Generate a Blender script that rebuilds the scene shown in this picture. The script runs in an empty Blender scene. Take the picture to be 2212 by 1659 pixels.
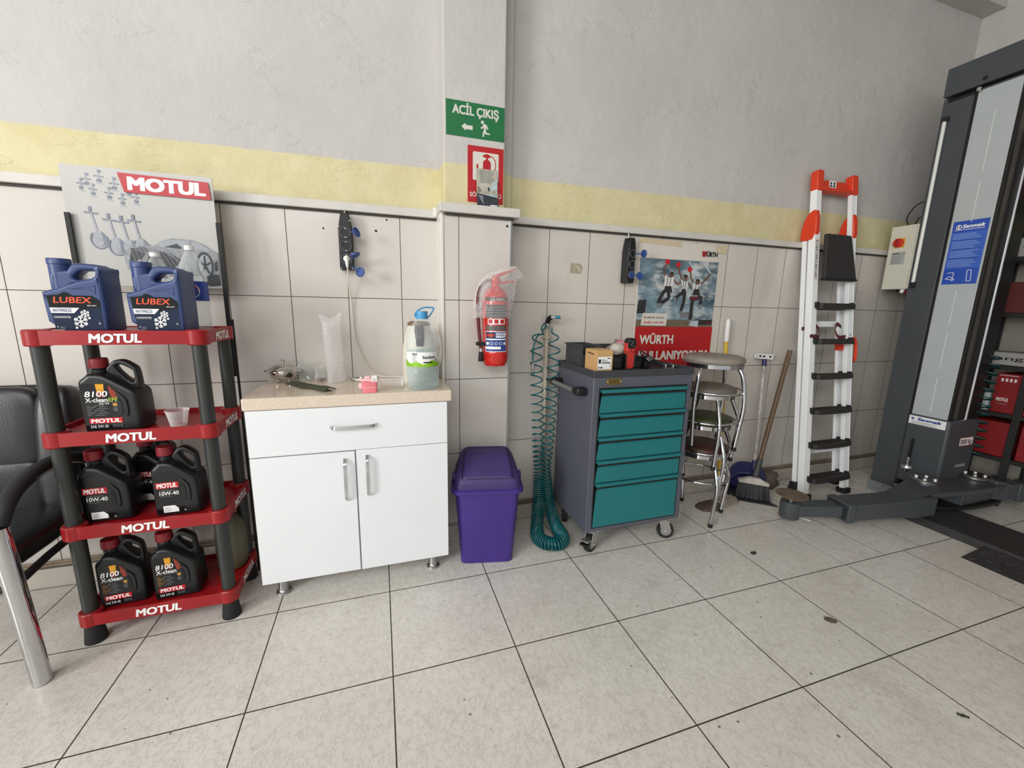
import bpy, bmesh, math, random
from mathutils import Vector, Matrix, noise
random.seed(7)
SC = bpy.context.scene
COL = SC.collection
PI = math.pi

def lin(c):
    return tuple(((v/255)/12.92 if v/255 <= 0.04045 else ((v/255+0.055)/1.055)**2.4) for v in c[:3])

# ---------------------------------------------------------------- camera (solved from the tile grids)
cam_d = bpy.data.cameras.new('camera')
cam_d.sensor_width = 36.0
cam_d.sensor_fit = 'HORIZONTAL'
cam_d.lens = 36.0*880.47/2212.0
cam_d.clip_start = 0.02
cam = bpy.data.objects.new('camera', cam_d)
COL.objects.link(cam)
def cam_axes(yaw, pitch, roll):
    cy, sy, cp, sp = math.cos(yaw), math.sin(yaw), math.cos(pitch), math.sin(pitch)
    f = Vector((sy*cp, cy*cp, -sp)); r = Vector((cy, -sy, 0)); u = r.cross(f)
    c, s = math.cos(roll), math.sin(roll)
    return c*r+s*u, -s*r+c*u, f
_r, _u, _f = cam_axes(0.31515, 0.18725, 0.02002)
cam.matrix_world = Matrix(((_r.x, _u.x, -_f.x, -0.03385), (_r.y, _u.y, -_f.y, -2.2), (_r.z, _u.z, -_f.z, 1.27645), (0, 0, 0, 1)))
SC.camera = cam

# ---------------------------------------------------------------- light and exposure
SC.view_settings.view_transform = 'Standard'
SC.view_settings.look = 'None'
SC.view_settings.gamma = 1.0
SC.view_settings.use_curve_mapping = False
SC.view_settings.exposure = 0.0
world = bpy.data.worlds.new('daylight')
SC.world = world
world.use_nodes = True
bgn = world.node_tree.nodes['Background']
bgn.inputs['Color'].default_value = (0.94, 0.97, 1.0, 1)
bgn.inputs['Strength'].default_value = 0.60
def area(name, loc, target, sx, sy, power, col=(1, 1, 1)):
    d = bpy.data.lights.new(name, 'AREA')
    d.shape = 'RECTANGLE'; d.size = sx; d.size_y = sy; d.energy = power; d.color = col
    o = bpy.data.objects.new(name, d); COL.objects.link(o)
    o.location = loc
    o.rotation_euler = (Vector(target)-Vector(loc)).to_track_quat('-Z', 'Y').to_euler()
    return o
# daylight through the open street door, far side of the bay
area('street_door_daylight', (-6.2, -4.6, 2.35), (0.9, -0.6, 0.9), 1.7, 2.2, 285, (1.0, 0.985, 0.96))
# unseen area light behind the camera, added to lift floor and cabinet fronts
area('front_fill_light', (-1.9, -4.1, 3.2), (-0.8, -1.6, 0.0), 3.4, 1.6, 100, (0.98, 0.99, 1.0))

# ---------------------------------------------------------------- materials
MATS = {}
def mat(name, rgb, rough=0.5, metal=0.0, var=0.06, vs=9.0, bump=0.0, bs=150.0, spec=0.5, coat=0.0, rgb2=None):
    if name in MATS: return MATS[name]
    m = bpy.data.materials.new(name); m.use_nodes = True
    nt = m.node_tree; b = nt.nodes['Principled BSDF']
    c = lin(rgb)
    tc = nt.nodes.new('ShaderNodeTexCoord')
    nz = nt.nodes.new('ShaderNodeTexNoise'); nz.inputs['Scale'].default_value = vs; nz.inputs['Detail'].default_value = 4
    nt.links.new(tc.outputs['Object'], nz.inputs['Vector'])
    rp = nt.nodes.new('ShaderNodeValToRGB')
    rp.color_ramp.elements[0].position = 0.3; rp.color_ramp.elements[1].position = 0.7
    lo = lin(rgb2) if rgb2 else tuple(v*(1-var) for v in c)
    hi = c if rgb2 else tuple(min(1, v*(1+var)) for v in c)
    rp.color_ramp.elements[0].color = (*lo, 1); rp.color_ramp.elements[1].color = (*hi, 1)
    nt.links.new(nz.outputs['Fac'], rp.inputs['Fac'])
    nt.links.new(rp.outputs['Color'], b.inputs['Base Color'])
    b.inputs['Roughness'].default_value = rough
    b.inputs['Metallic'].default_value = metal
    b.inputs['Specular IOR Level'].default_value = spec
    b.inputs['Coat Weight'].default_value = coat
    if bump:
        n2 = nt.nodes.new('ShaderNodeTexNoise'); n2.inputs['Scale'].default_value = bs; n2.inputs['Detail'].default_value = 3
        nt.links.new(tc.outputs['Object'], n2.inputs['Vector'])
        bp = nt.nodes.new('ShaderNodeBump'); bp.inputs['Strength'].default_value = bump; bp.inputs['Distance'].default_value = 0.004
        nt.links.new(n2.outputs['Fac'], bp.inputs['Height'])
        nt.links.new(bp.outputs['Normal'], b.inputs['Normal'])
    MATS[name] = m
    return m

def clear(name, tint=(255, 255, 255), through=0.8, rough=0.08, vs=60, spec_col=(255, 255, 255), wrinkle=0.0):
    """thin clear plastic or glass: mostly see-through, with a glossy skin"""
    if name in MATS: return MATS[name]
    m = bpy.data.materials.new(name); m.use_nodes = True
    nt = m.node_tree; nt.nodes.remove(nt.nodes['Principled BSDF'])
    out = nt.nodes['Material Output']
    tr = nt.nodes.new('ShaderNodeBsdfTransparent'); tr.inputs['Color'].default_value = (*lin(tint), 1)
    gl = nt.nodes.new('ShaderNodeBsdfPrincipled')
    gl.inputs['Base Color'].default_value = (*lin(spec_col), 1); gl.inputs['Roughness'].default_value = rough
    gl.inputs['Specular IOR Level'].default_value = 0.9
    tc = nt.nodes.new('ShaderNodeTexCoord'); nz = nt.nodes.new('ShaderNodeTexNoise')
    nz.inputs['Scale'].default_value = vs; nz.inputs['Detail'].default_value = 3
    nt.links.new(tc.outputs['Object'], nz.inputs['Vector'])
    lw = nt.nodes.new('ShaderNodeLayerWeight'); lw.inputs['Blend'].default_value = 0.30
    mr = nt.nodes.new('ShaderNodeMapRange'); mr.inputs['To Min'].default_value = 1-through; mr.inputs['To Max'].default_value = min(.92, (1-through)*6.0)
    nt.links.new(lw.outputs['Facing'], mr.inputs['Value'])
    mx = nt.nodes.new('ShaderNodeMixShader')
    nt.links.new(mr.outputs['Result'], mx.inputs['Fac'])
    nt.links.new(tr.outputs[0], mx.inputs[1]); nt.links.new(gl.outputs[0], mx.inputs[2])
    bp = nt.nodes.new('ShaderNodeBump'); bp.inputs['Strength'].default_value = 0.15+wrinkle; bp.inputs['Distance'].default_value = 0.004
    nt.links.new(nz.outputs['Fac'], bp.inputs['Height']); nt.links.new(bp.outputs['Normal'], gl.inputs['Normal'])
    nt.links.new(mx.outputs[0], out.inputs['Surface'])
    MATS[name] = m
    return m

# ---------------------------------------------------------------- mesh building
class MB:
    """collects shapes, then links them as ONE mesh object"""
    def __init__(s): s.v = []; s.f = []; s.mi = []; s.mats = []; s.M = Matrix.Identity(4)
    def m(s, mt):
        if mt not in s.mats: s.mats.append(mt)
        return s.mats.index(mt)
    def add(s, vs, fs, mt):
        o = len(s.v); k = s.m(mt)
        s.v += [tuple(s.M @ Vector(p)) for p in vs]
        for f in fs: s.f.append([i+o for i in f]); s.mi.append(k)
        return s
    def box(s, x0, x1, y0, y1, z0, z1, mt):
        v = [(x0, y0, z0), (x1, y0, z0), (x1, y1, z0), (x0, y1, z0), (x0, y0, z1), (x1, y0, z1), (x1, y1, z1), (x0, y1, z1)]
        return s.add(v, [(3, 2, 1, 0), (4, 5, 6, 7), (0, 1, 5, 4), (1, 2, 6, 5), (2, 3, 7, 6), (3, 0, 4, 7)], mt)
    def rbox(s, x0, x1, y0, y1, z0, z1, r, mt, n=4):
        """box with rounded vertical corners"""
        return s.prism(rrect(x0, y0, x1, y1, r, n), z0, z1, mt)
    def prism(s, poly, z0, z1, mt, ax='z', top=None):
        """extrude a 2D outline; ax: the extrusion axis (x: outline is (y,z); y: outline is (x,z))"""
        t = top or poly; n = len(poly)
        def P(p, h): return (p[0], p[1], h) if ax == 'z' else ((h, p[0], p[1]) if ax == 'x' else (p[0], h, p[1]))
        v = [P(p, z0) for p in poly]+[P(p, z1) for p in t]
        f = [tuple(range(n-1, -1, -1)), tuple(range(n, 2*n))]+[(i, (i+1) % n, n+(i+1) % n, n+i) for i in range(n)]
        if ax == 'y': f = [tuple(reversed(q)) for q in f]
        return s.add(v, f, mt)
    def lathe(s, prof, mt, n=28, c=(0, 0, 0), ax='z', sx=1, sy=1, a0=0, capb=True, capt=True):
        v = []; f = []; k = len(prof)
        for r, h in prof:
            for i in range(n):
                a = a0+2*PI*i/n; p = (r*math.cos(a)*sx, r*math.sin(a)*sy, h)
                if ax == 'x': p = (p[2], p[0], p[1])
                elif ax == 'y': p = (p[0], -p[2], p[1])
                v.append((p[0]+c[0], p[1]+c[1], p[2]+c[2]))
        for j in range(k-1):
            for i in range(n):
                f.append((j*n+i, j*n+(i+1) % n, (j+1)*n+(i+1) % n, (j+1)*n+i))
        if capb and prof[0][0] > 1e-6: f.append(tuple(range(n-1, -1, -1)))
        if capt and prof[-1][0] > 1e-6: f.append(tuple((k-1)*n+i for i in range(n)))
        return s.add(v, f, mt)
    def cyl(s, p0, p1, r0, mt, r1=None, n=16, cap=True):
        return s.tube([p0, p1], [r0, r0 if r1 is None else r1], mt, n, cap=cap)
    def tube(s, pts, r, mt, n=10, closed=False, cap=True, sq=1.0):
        P = [Vector(p) for p in pts]; m = len(P)
        R = r if isinstance(r, (list, tuple)) else [r]*m
        T = []
        for i in range(m):
            a = P[(i-1) % m] if (closed or i > 0) else P[0]; b = P[(i+1) % m] if (closed or i < m-1) else P[-1]
            d = b-a; T.append(d.normalized() if d.length > 1e-9 else Vector((0, 0, 1)))
        up = Vector((0, 0, 1)) if abs(T[0].z) < 0.9 else Vector((1, 0, 0))
        N = (up-T[0]*up.dot(T[0])).normalized(); v = []; f = []
        for i in range(m):
            N = (N-T[i]*N.dot(T[i])); N = N.normalized() if N.length > 1e-6 else T[i].orthogonal().normalized()
            B = T[i].cross(N)
            for k in range(n):
                a = 2*PI*k/n; v.append(P[i]+(N*math.cos(a)+B*math.sin(a)*sq)*R[i])
        for i in range(m if closed else m-1):
            j = (i+1) % m
            for k in range(n): f.append((i*n+k, i*n+(k+1) % n, j*n+(k+1) % n, j*n+k))
        if cap and not closed: f += [tuple(range(n-1, -1, -1)), tuple((m-1)*n+k for k in range(n))]
        return s.add(v, f, mt)
    def loft(s, rings, mt, cap=True):
        n = len(rings[0]); v = [p for r in rings for p in r]; f = []
        for j in range(len(rings)-1):
            for i in range(n): f.append((j*n+i, j*n+(i+1) % n, (j+1)*n+(i+1) % n, (j+1)*n+i))
        if cap: f += [tuple(range(n-1, -1, -1)), tuple((len(rings)-1)*n+i for i in range(n))]
        return s.add(v, f, mt)
    def ring(s, c, R, r, mt, n=32, k=8, ax='z'):
        pts = []
        for i in range(n):
            a = 2*PI*i/n; q = (R*math.cos(a), R*math.sin(a))
            pts.append({'z': (c[0]+q[0], c[1]+q[1], c[2]), 'y': (c[0]+q[0], c[1], c[2]+q[1]), 'x': (c[0], c[1]+q[0], c[2]+q[1])}[ax])
        return s.tube(pts, r, mt, k, closed=True)
    def shape(s, loops, h, mt, bev=0.0, fn=None, res=2):
        """outline with holes, given thickness 2*h and a rounded edge; fn maps (u, v, w) to a point"""
        cu = bpy.data.curves.new('tmp', 'CURVE'); cu.dimensions = '2D'; cu.fill_mode = 'BOTH'
        cu.extrude = max(0, h-bev); cu.bevel_depth = bev; cu.bevel_resolution = res; cu.offset = -bev
        for lp in loops:
            sp = cu.splines.new('POLY'); sp.points.add(len(lp)-1)
            for q, p in zip(sp.points, lp): q.co = (p[0], p[1], 0, 1)
            sp.use_cyclic_u = True
        return s._curve(cu, mt, fn)
    def _curve(s, cu, mt, fn):
        o = bpy.data.objects.new('tmp', cu); COL.objects.link(o)
        dg = bpy.context.evaluated_depsgraph_get(); me = bpy.data.meshes.new_from_object(o.evaluated_get(dg))
        vs = [tuple(v.co) for v in me.vertices]
        if fn: vs = [fn(*v) for v in vs]
        s.add(vs, [tuple(p.vertices) for p in me.polygons], mt)
        bpy.data.objects.remove(o); bpy.data.curves.remove(cu); bpy.data.meshes.remove(me)
        return s
    def build(s, name, parent=None, smooth=35, bevel=0.0, seg=2, loc=None, rot=None):
        me = bpy.data.meshes.new(name)
        me.from_pydata(s.v, [], s.f); me.validate()
        for mt in s.mats: me.materials.append(mt)
        if len(me.polygons) == len(s.mi): me.polygons.foreach_set('material_index', s.mi)
        if smooth:
            me.polygons.foreach_set('use_smooth', [True]*len(me.polygons)); me.set_sharp_from_angle(angle=math.radians(smooth))
        me.update()
        o = bpy.data.objects.new(name, me); COL.objects.link(o)
        if parent: o.parent = parent
        if loc: o.location = loc
        if rot: o.rotation_euler = rot
        if bevel:
            b = o.modifiers.new('edge', 'BEVEL'); b.width = bevel; b.segments = seg; b.limit_method = 'ANGLE'; b.angle_limit = math.radians(40)
            b.harden_normals = False
        return o

def rrect(x0, y0, x1, y1, r, n=4):
    o = []
    for cx, cy, a in ((x1-r, y1-r, 0), (x0+r, y1-r, 90), (x0+r, y0+r, 180), (x1-r, y0+r, 270)):
        for i in range(n+1):
            t = math.radians(a+90*i/n); o.append((cx+r*math.cos(t), cy+r*math.sin(t)))
    return o
def chaikin(p, n=2, closed=True):
    for _ in range(n):
        q = []; m = len(p)
        for i in range(m if closed else m-1):
            a, b = p[i], p[(i+1) % m]
            q.append(tuple(a[k]*.75+b[k]*.25 for k in range(len(a)))); q.append(tuple(a[k]*.25+b[k]*.75 for k in range(len(a))))
        if not closed: q = [p[0]]+q+[p[-1]]
        p = q
    return p
def catmull(P, k=8, closed=False):
    P = [Vector(p) for p in P]; m = len(P); out = []
    for i in range(m if closed else m-1):
        if closed: a, b, c, d = P[i-1], P[i], P[(i+1) % m], P[(i+2) % m]
        else: a, b, c, d = P[max(i-1, 0)], P[i], P[i+1], P[min(i+2, m-1)]
        for j in range(k):
            t = j/k; out.append(0.5*((2*b)+(c-a)*t+(2*a-5*b+4*c-d)*t*t+(3*b-a-3*c+d)*t**3))
    if not closed: out.append(P[-1])
    return [tuple(p) for p in out]
def circ(cx, cy, r, n=24, ry=None, a0=0): return [(cx+r*math.cos(a0+2*PI*i/n), cy+(ry or r)*math.sin(a0+2*PI*i/n)) for i in range(n)]

class Print(MB):
    """flat printed matter: layers of shapes and lettering a fraction of a millimetre apart, mapped onto a surface"""
    def __init__(s, fn, step=0.0003): super().__init__(); s.fn = fn; s.step = step; s.k = 1; s.q = 0
    def up(s, n=1): s.k += n; return s
    def h(s):
        s.q += 1; return s.k*s.step+s.q*0.00002
    def poly(s, pts, mt):
        h = s.h(); return s.add([s.fn(u, v, h) for u, v in pts], [tuple(range(len(pts)))], mt)
    def rect(s, x0, y0, x1, y1, mt, nu=1):
        if nu == 1: return s.poly([(x0, y0), (x1, y0), (x1, y1), (x0, y1)], mt)
        v = []; f = []; h = s.h()
        for i in range(nu+1):
            u = x0+(x1-x0)*i/nu; v += [s.fn(u, y0, h), s.fn(u, y1, h)]
        for i in range(nu): f.append((2*i, 2*i+2, 2*i+3, 2*i+1))
        return s.add(v, f, mt)
    def line(s, pts, w, mt):
        for a, b in zip(pts, pts[1:]):
            dx, dy = b[0]-a[0], b[1]-a[1]; L = math.hypot(dx, dy) or 1; nx, ny = -dy/L*w/2, dx/L*w/2
            s.poly([(a[0]-nx, a[1]-ny), (b[0]-nx, b[1]-ny), (b[0]+nx, b[1]+ny), (a[0]+nx, a[1]+ny)], mt)
        return s
    def text(s, t, x, y, h, mt, w=None, bold=0.0, shear=0.0, align='c', space=1.0):
        """lettering of cap height h, its middle (or start) at x, baseline y; w squeezes it to a width"""
        cu = bpy.data.curves.new('tmp', 'FONT'); cu.body = t; cu.size = 1.0; cu.shear = shear; cu.space_character = space
        cu.resolution_u = 3
        o = bpy.data.objects.new('tmp', cu); COL.objects.link(o)
        dg = bpy.context.evaluated_depsgraph_get(); me = bpy.data.meshes.new_from_object(o.evaluated_get(dg))
        vs = [(v.co.x, v.co.y) for v in me.vertices]
        if vs:
            x0, x1 = min(v[0] for v in vs), max(v[0] for v in vs); k = h/0.73
            kx = (w/(x1-x0)) if w else k; ox = x-(x1-x0)*kx/2 if align == 'c' else x
            fs = [tuple(p.vertices) for p in me.polygons]
            for dx, dy in (((-1, -1), (1, -1), (1, 1), (-1, 1), (0, 1), (0, -1), (1, 0), (-1, 0), (0, 0)) if bold > .025 else ((-1, -1), (1, -1), (1, 1), (-1, 1)) if bold > .008 else ((0, 0),)):
                hh = s.h(); s.add([s.fn(ox+(u+dx*bold*1.1-x0)*kx, y+(v+dy*bold*.8)*k, hh) for u, v in vs], fs, mt)
        bpy.data.objects.remove(o); bpy.data.curves.remove(cu); bpy.data.meshes.remove(me)
        return s

def front(y, x0=0.0, z0=0.0): return lambda u, v, h: (x0+u, y-h, z0+v)      # a face turned towards -Y
def thing(name, label, cat, loc=(0, 0, 0), rotz=0.0, group=None, rot=None):
    o = bpy.data.objects.new(name, None); COL.objects.link(o)
    o.empty_display_size = 0.05
    o.location = loc; o.rotation_euler = rot or (0, 0, rotz)
    return tag(o, label, cat, group)
def tag(o, label, cat, group=None):
    o['label'] = label; o['category'] = cat
    if group: o['group'] = group
    return o
def structure(o, label=None):
    o['kind'] = 'structure'
    return o
def dup(root, loc, rotz, label=None, group=None):
    r = root.copy(); COL.objects.link(r); r.location = loc; r.rotation_euler = (0, 0, rotz)
    if label: r['label'] = label
    if group: r['group'] = group
    for ch in list(root.children):
        c = ch.copy(); COL.objects.link(c); c.parent = r
        for g in ch.children:
            d = g.copy(); COL.objects.link(d); d.parent = c
    return r

# shared materials
CHROME = mat('chrome', (205, 206, 208), 0.12, 1.0, 0.03)
STEEL = mat('brushed steel', (176, 176, 174), 0.32, 1.0, 0.05, 40)
ZINC = mat('zinc plated steel', (190, 190, 186), 0.35, 0.9, 0.08, 30)
BLACK = mat('black plastic', (20, 20, 22), 0.42, 0, 0.15, 20)
BLACKM = mat('matt black', (22, 22, 23), 0.65, 0, 0.15, 20)
RUBBER = mat('black rubber', (34, 34, 34), 0.75, 0, 0.15, 25, 0.1, 200)
INKW = mat('white print', (238, 238, 236), 0.45, 0, 0.02)
INKK = mat('black print', (26, 26, 28), 0.4, 0, 0.05)
INKG = mat('grey print', (120, 122, 124), 0.5, 0, 0.05)
REDP = mat('red print', (196, 28, 40), 0.4, 0, 0.04)
PAPER = mat('white paper', (222, 220, 214), 0.8, 0, 0.03)

# ---------------------------------------------------------------- surfaces of the room
class NT:
    def __init__(s, name, rough=0.5):
        s.m = bpy.data.materials.new(name); s.m.use_nodes = True; s.nt = s.m.node_tree; s.b = s.nt.nodes['Principled BSDF']
        s.b.inputs['Roughness'].default_value = rough
        tc = s.nt.nodes.new('ShaderNodeTexCoord'); s.co = tc.outputs['Object']
        sp = s.nt.nodes.new('ShaderNodeSeparateXYZ'); s.nt.links.new(s.co, sp.inputs[0]); s.X, s.Y, s.Z = sp.outputs
    def put(s, sock, v):
        if hasattr(v, 'is_linked') or isinstance(v, bpy.types.NodeSocket): s.nt.links.new(v, sock)
        else: sock.default_value = v
    def math(s, op, a, b=0.0, clamp=False):
        n = s.nt.nodes.new('ShaderNodeMath'); n.operation = op; n.use_clamp = clamp
        s.put(n.inputs[0], a); s.put(n.inputs[1], b); return n.outputs[0]
    def noise(s, scale, detail=4, rough=0.55, vec=None, stretch=None):
        n = s.nt.nodes.new('ShaderNodeTexNoise'); n.inputs['Scale'].default_value = scale; n.inputs['Detail'].default_value = detail; n.inputs['Roughness'].default_value = rough
        v = vec or s.co
        if stretch:
            mp = s.nt.nodes.new('ShaderNodeMapping'); mp.inputs['Scale'].default_value = stretch; s.nt.links.new(v, mp.inputs['Vector']); v = mp.outputs[0]
        s.nt.links.new(v, n.inputs['Vector']); return n.outputs['Fac']
    def ramp(s, f, a, b):
        n = s.nt.nodes.new('ShaderNodeMapRange'); n.interpolation_type = 'SMOOTHSTEP'
        s.put(n.inputs['Value'], f); n.inputs['From Min'].default_value = a; n.inputs['From Max'].default_value = b; return n.outputs[0]
    def mix(s, f, a, b):
        n = s.nt.nodes.new('ShaderNodeMix'); n.data_type = 'RGBA'
        s.put(n.inputs['Factor'], f)
        for k, v in ((6, a), (7, b)):
            if isinstance(v, tuple): n.inputs[k].default_value = (*v[:3], 1)
            else: s.nt.links.new(v, n.inputs[k])
        return n.outputs[2]
    def lines(s, c, off, pitch, hw):
        """1 on the joints of a row of tiles"""
        t = s.math('DIVIDE', s.math('SUBTRACT', c, off), pitch)
        d = s.math('MULTIPLY', s.math('ABSOLUTE', s.math('SUBTRACT', t, s.math('ROUND', t))), pitch)
        return s.math('LESS_THAN', d, hw)
    def bump(s, h, strength, dist):
        n = s.nt.nodes.new('ShaderNodeBump'); n.inputs['Strength'].default_value = strength; n.inputs['Distance'].default_value = dist
        s.nt.links.new(h, n.inputs['Height']); s.nt.links.new(n.outputs[0], s.b.inputs['Normal'])
    def color(s, c): s.put(s.b.inputs['Base Color'], c) if not isinstance(c, tuple) else None

def plaster_material():
    k = NT('painted plaster', 0.75)
    big = k.noise(1.3, 5, 0.6); mid = k.noise(7, 4)
    grey = k.mix(k.ramp(big, 0.3, 0.7), lin((188, 185, 182)), lin((199, 196, 191)))
    grey = k.mix(k.math('MULTIPLY', k.ramp(k.noise(3.2, 5, 0.6, None, (1, 1, 2.5)), 0.55, 0.75), 0.35), grey, lin((178, 176, 174)))
    yel = k.mix(k.ramp(mid, 0.3, 0.7), lin((207, 197, 153)), lin((215, 206, 164)))
    edge = k.math('ADD', k.math('SUBTRACT', k.Z, k.math('MULTIPLY', k.X, 0.009)), k.math('MULTIPLY', k.math('SUBTRACT', k.noise(14, 3), 0.5), 0.014))
    k.color(k.mix(k.math('GREATER_THAN', edge, 1.939), yel, grey))
    # trowel ridges and scabs of plaster
    ridge = k.ramp(k.noise(2.6, 6, 0.62, None, (1, 1, 2.2)), 0.56, 0.60)
    grain = k.noise(90, 3); lump = k.noise(11, 5, 0.6)
    h = k.math('ADD', k.math('MULTIPLY', ridge, 0.2), k.math('ADD', k.math('MULTIPLY', grain, 0.10), k.math('MULTIPLY', lump, 0.75)))
    k.bump(h, 0.75, 0.009)
    return k.m
def tile_material(name, xoff, pitch, zoff=0.0969, zp=0.4022, xonly=None, hw=0.0017, base=(213, 207, 199)):
    k = NT(name, 0.16)
    c = k.mix(k.ramp(k.noise(2.1, 5, 0.6), 0.3, 0.72), lin(tuple(v-7 for v in base)), lin(base))
    dirt = k.math('MULTIPLY', k.ramp(k.noise(60, 4, 0.7), 0.66, 0.75), 0.22)
    c = k.mix(dirt, c, lin((140, 126, 108)))
    smear = k.math('MULTIPLY', k.ramp(k.noise(3.3, 5, 0.65, None, (1, 1, 0.35)), 0.56, 0.74), 0.22)
    c = k.mix(smear, c, lin((172, 160, 144)))
    gx = k.lines(k.X, xoff, pitch, hw); gz = k.lines(k.Z, zoff, zp, hw)
    g = k.math('MAXIMUM', gx, gz)
    k.color(k.mix(g, c, lin((66, 60, 55))))
    k.put(k.b.inputs['Roughness'], k.math('ADD', k.math('MULTIPLY', g, 0.5), k.math('ADD', k.math('MULTIPLY', k.noise(5, 3), 0.14), 0.12)))
    k.bump(k.math('SUBTRACT', k.math('MULTIPLY', k.noise(3, 2), 0.25), g), 0.3, 0.002)
    return k.m
def floor_material():
    k = NT('worn stone floor tiles', 0.3)
    fx, fy = -0.93481, -0.48072
    small = k.math('MULTIPLY', k.math('GREATER_THAN', k.X, 2.2132), k.math('GREATER_THAN', k.Y, -0.9307))
    gA = k.lines(k.X, fx, 0.45, 0.0022); gB = k.lines(k.X, 2.2132, 0.3015, 0.0018)
    gx = k.math('ADD', k.math('MULTIPLY', gA, k.math('SUBTRACT', 1.0, small)), k.math('MULTIPLY', gB, small))
    gy = k.lines(k.Y, fy, 0.45, 0.0022)
    g = k.math('MAXIMUM', gx, gy)
    c = k.mix(k.ramp(k.noise(1.1, 6, 0.62), 0.32, 0.7), lin((214, 209, 200)), lin((228, 224, 216)))
    c = k.mix(k.math('MULTIPLY', k.ramp(k.noise(26, 6, 0.75), 0.5, 0.72), 0.5), c, lin((182, 175, 163)))
    c = k.mix(k.math('MULTIPLY', k.ramp(k.noise(2.4, 6, 0.75), 0.54, 0.76), 0.5), c, lin((164, 154, 140)))
    vein = k.math('ABSOLUTE', k.math('SUBTRACT', k.noise(30, 6, 0.72, None, (1, 0.6, 1)), 0.5))
    c = k.mix(k.math('MULTIPLY', k.math('SUBTRACT', 1.0, k.ramp(vein, 0.0, 0.022)), 0.42), c, lin((140, 130, 118)))
    # specks of dirt ground into the glaze
    vo = k.nt.nodes.new('ShaderNodeTexVoronoi'); vo.voronoi_dimensions = '2D'; vo.inputs['Scale'].default_value = 15.0; k.nt.links.new(k.co, vo.inputs['Vector'])
    sel = k.nt.nodes.new('ShaderNodeSeparateColor'); k.nt.links.new(vo.outputs['Color'], sel.inputs[0])
    speck = k.math('MULTIPLY', k.math('LESS_THAN', vo.outputs['Distance'], k.math('MULTIPLY', k.math('POWER', sel.outputs[0], 2.5), k.math('MULTIPLY', k.ramp(k.noise(1.7, 3), 0.35, 0.65), 0.10))), k.math('GREATER_THAN', sel.outputs[1], 0.70))
    c = k.mix(k.math('MULTIPLY', speck, 0.75), c, lin((72, 64, 55)))
    k.color(k.mix(g, c, lin((62, 54, 46))))
    k.put(k.b.inputs['Roughness'], k.math('ADD', k.math('MULTIPLY', g, 0.5), k.math('ADD', k.math('MULTIPLY', k.noise(9, 5, 0.7), 0.34), 0.10)))
    k.bump(k.math('SUBTRACT', k.math('MULTIPLY', k.noise(40, 4), 0.12), g), 0.35, 0.003)
    return k.m

PLASTER = plaster_material()
TILE_L = tile_material('white wall tiles', -0.1715, 0.2535)
TILE_R = tile_material('white wall tiles dusty', 0.8856, 0.2507, base=(210, 203, 194))
TILE_C = tile_material('white column tiles', 0.352, 0.30, base=(212, 206, 198))
RAILM = mat('painted rail', (205, 201, 194), 0.45, 0, 0.05, 14)
RAILD = mat('ledge shade and dark joint', (70, 66, 62), 0.6, 0, 0.1, 30)  # dark tone painting the shadow under the ledges; also the skirting's dark line
SKIRT = mat('dusty skirting tile', (190, 182, 171), 0.3, 0, 0.08, 6)
DIRTY = mat('grimy grout bed', (140, 124, 106), 0.8, 0, 0.25, 12)
WHITE_TRIM = mat('white corner trim', (226, 223, 216), 0.35, 0, 0.03)
ALU_TRIM = mat('aluminium edge trim', (170, 170, 168), 0.3, 0.9, 0.05)
CEIL = mat('ceiling paint', (190, 187, 181), 0.8, 0, 0.04, 3)

structure(MB().box(-4.6, 6.0, -7.0, 0.16, -0.12, 0.0, floor_material()).build('floor', smooth=0))
structure(MB().box(-4.6, 4.40, 0.010, 0.16, 0.0, 3.9, PLASTER).build('wall_back', smooth=0))
structure(MB().box(4.235, 4.40, -7.0, 0.010, 0.0, 3.9, PLASTER).box(4.12, 4.235, -0.62, -0.215, 2.46, 3.12, PLASTER).build('wall_right', smooth=0))
structure(MB().box(4.225, 4.235, -7.0, 0.0, 0.0, 1.72, mat('end wall tiles in painted shade', (150, 144, 135), .35, 0, .08, 4)).build('wall_right_tiling', smooth=0))  # tile grey darkened to paint in the shade of the dim corner
structure(MB().box(-4.6, 4.40, -7.0, 0.16, 3.9, 4.02, CEIL).build('ceiling', smooth=0))
structure(MB().box(-4.6, 4.235, -0.112, 0.010, 3.403, 3.9, PLASTER).build('wall_beam', smooth=0))
structure(MB().box(-4.6, 0.268, 0.0, 0.012, 0.112, 1.715, TILE_L).build('wall_tiling', smooth=0))
structure(MB().box(0.620, 4.235, 0.0, 0.012, 0.112, 1.72, TILE_R).build('wall_tiling', smooth=0))
# column: tiled below the ledge, plastered above
structure(MB().box(0.268, 0.621, -0.135, 0.0, 0.0, 1.712, TILE_C).build('column_tiling', smooth=0))
structure(MB().box(0.285, 0.584, -0.120, 0.012, 1.74, 3.403, PLASTER).box(0.584, 0.652, -0.022, 0.012, 1.74, 3.403, PLASTER).build('column', bevel=0.006, smooth=0))
structure(MB().prism([(0.262, -0.140), (0.276, -0.140), (0.276, -0.133), (0.270, -0.133), (0.270, 0.0), (0.262, 0.0)], 0.0, 1.712, WHITE_TRIM).box(0.279, 0.2815, -0.137, -0.133, 0.0, 1.70, ALU_TRIM).build('trim_1', bevel=0.002, smooth=0))
structure(MB().box(0.612, 0.622, -0.140, -0.132, 0.0, 1.705, ALU_TRIM).box(0.618, 0.626, -0.136, 0.0, 0.0, 1.705, ALU_TRIM).build('trim_2', bevel=0.0015, smooth=0))
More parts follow.
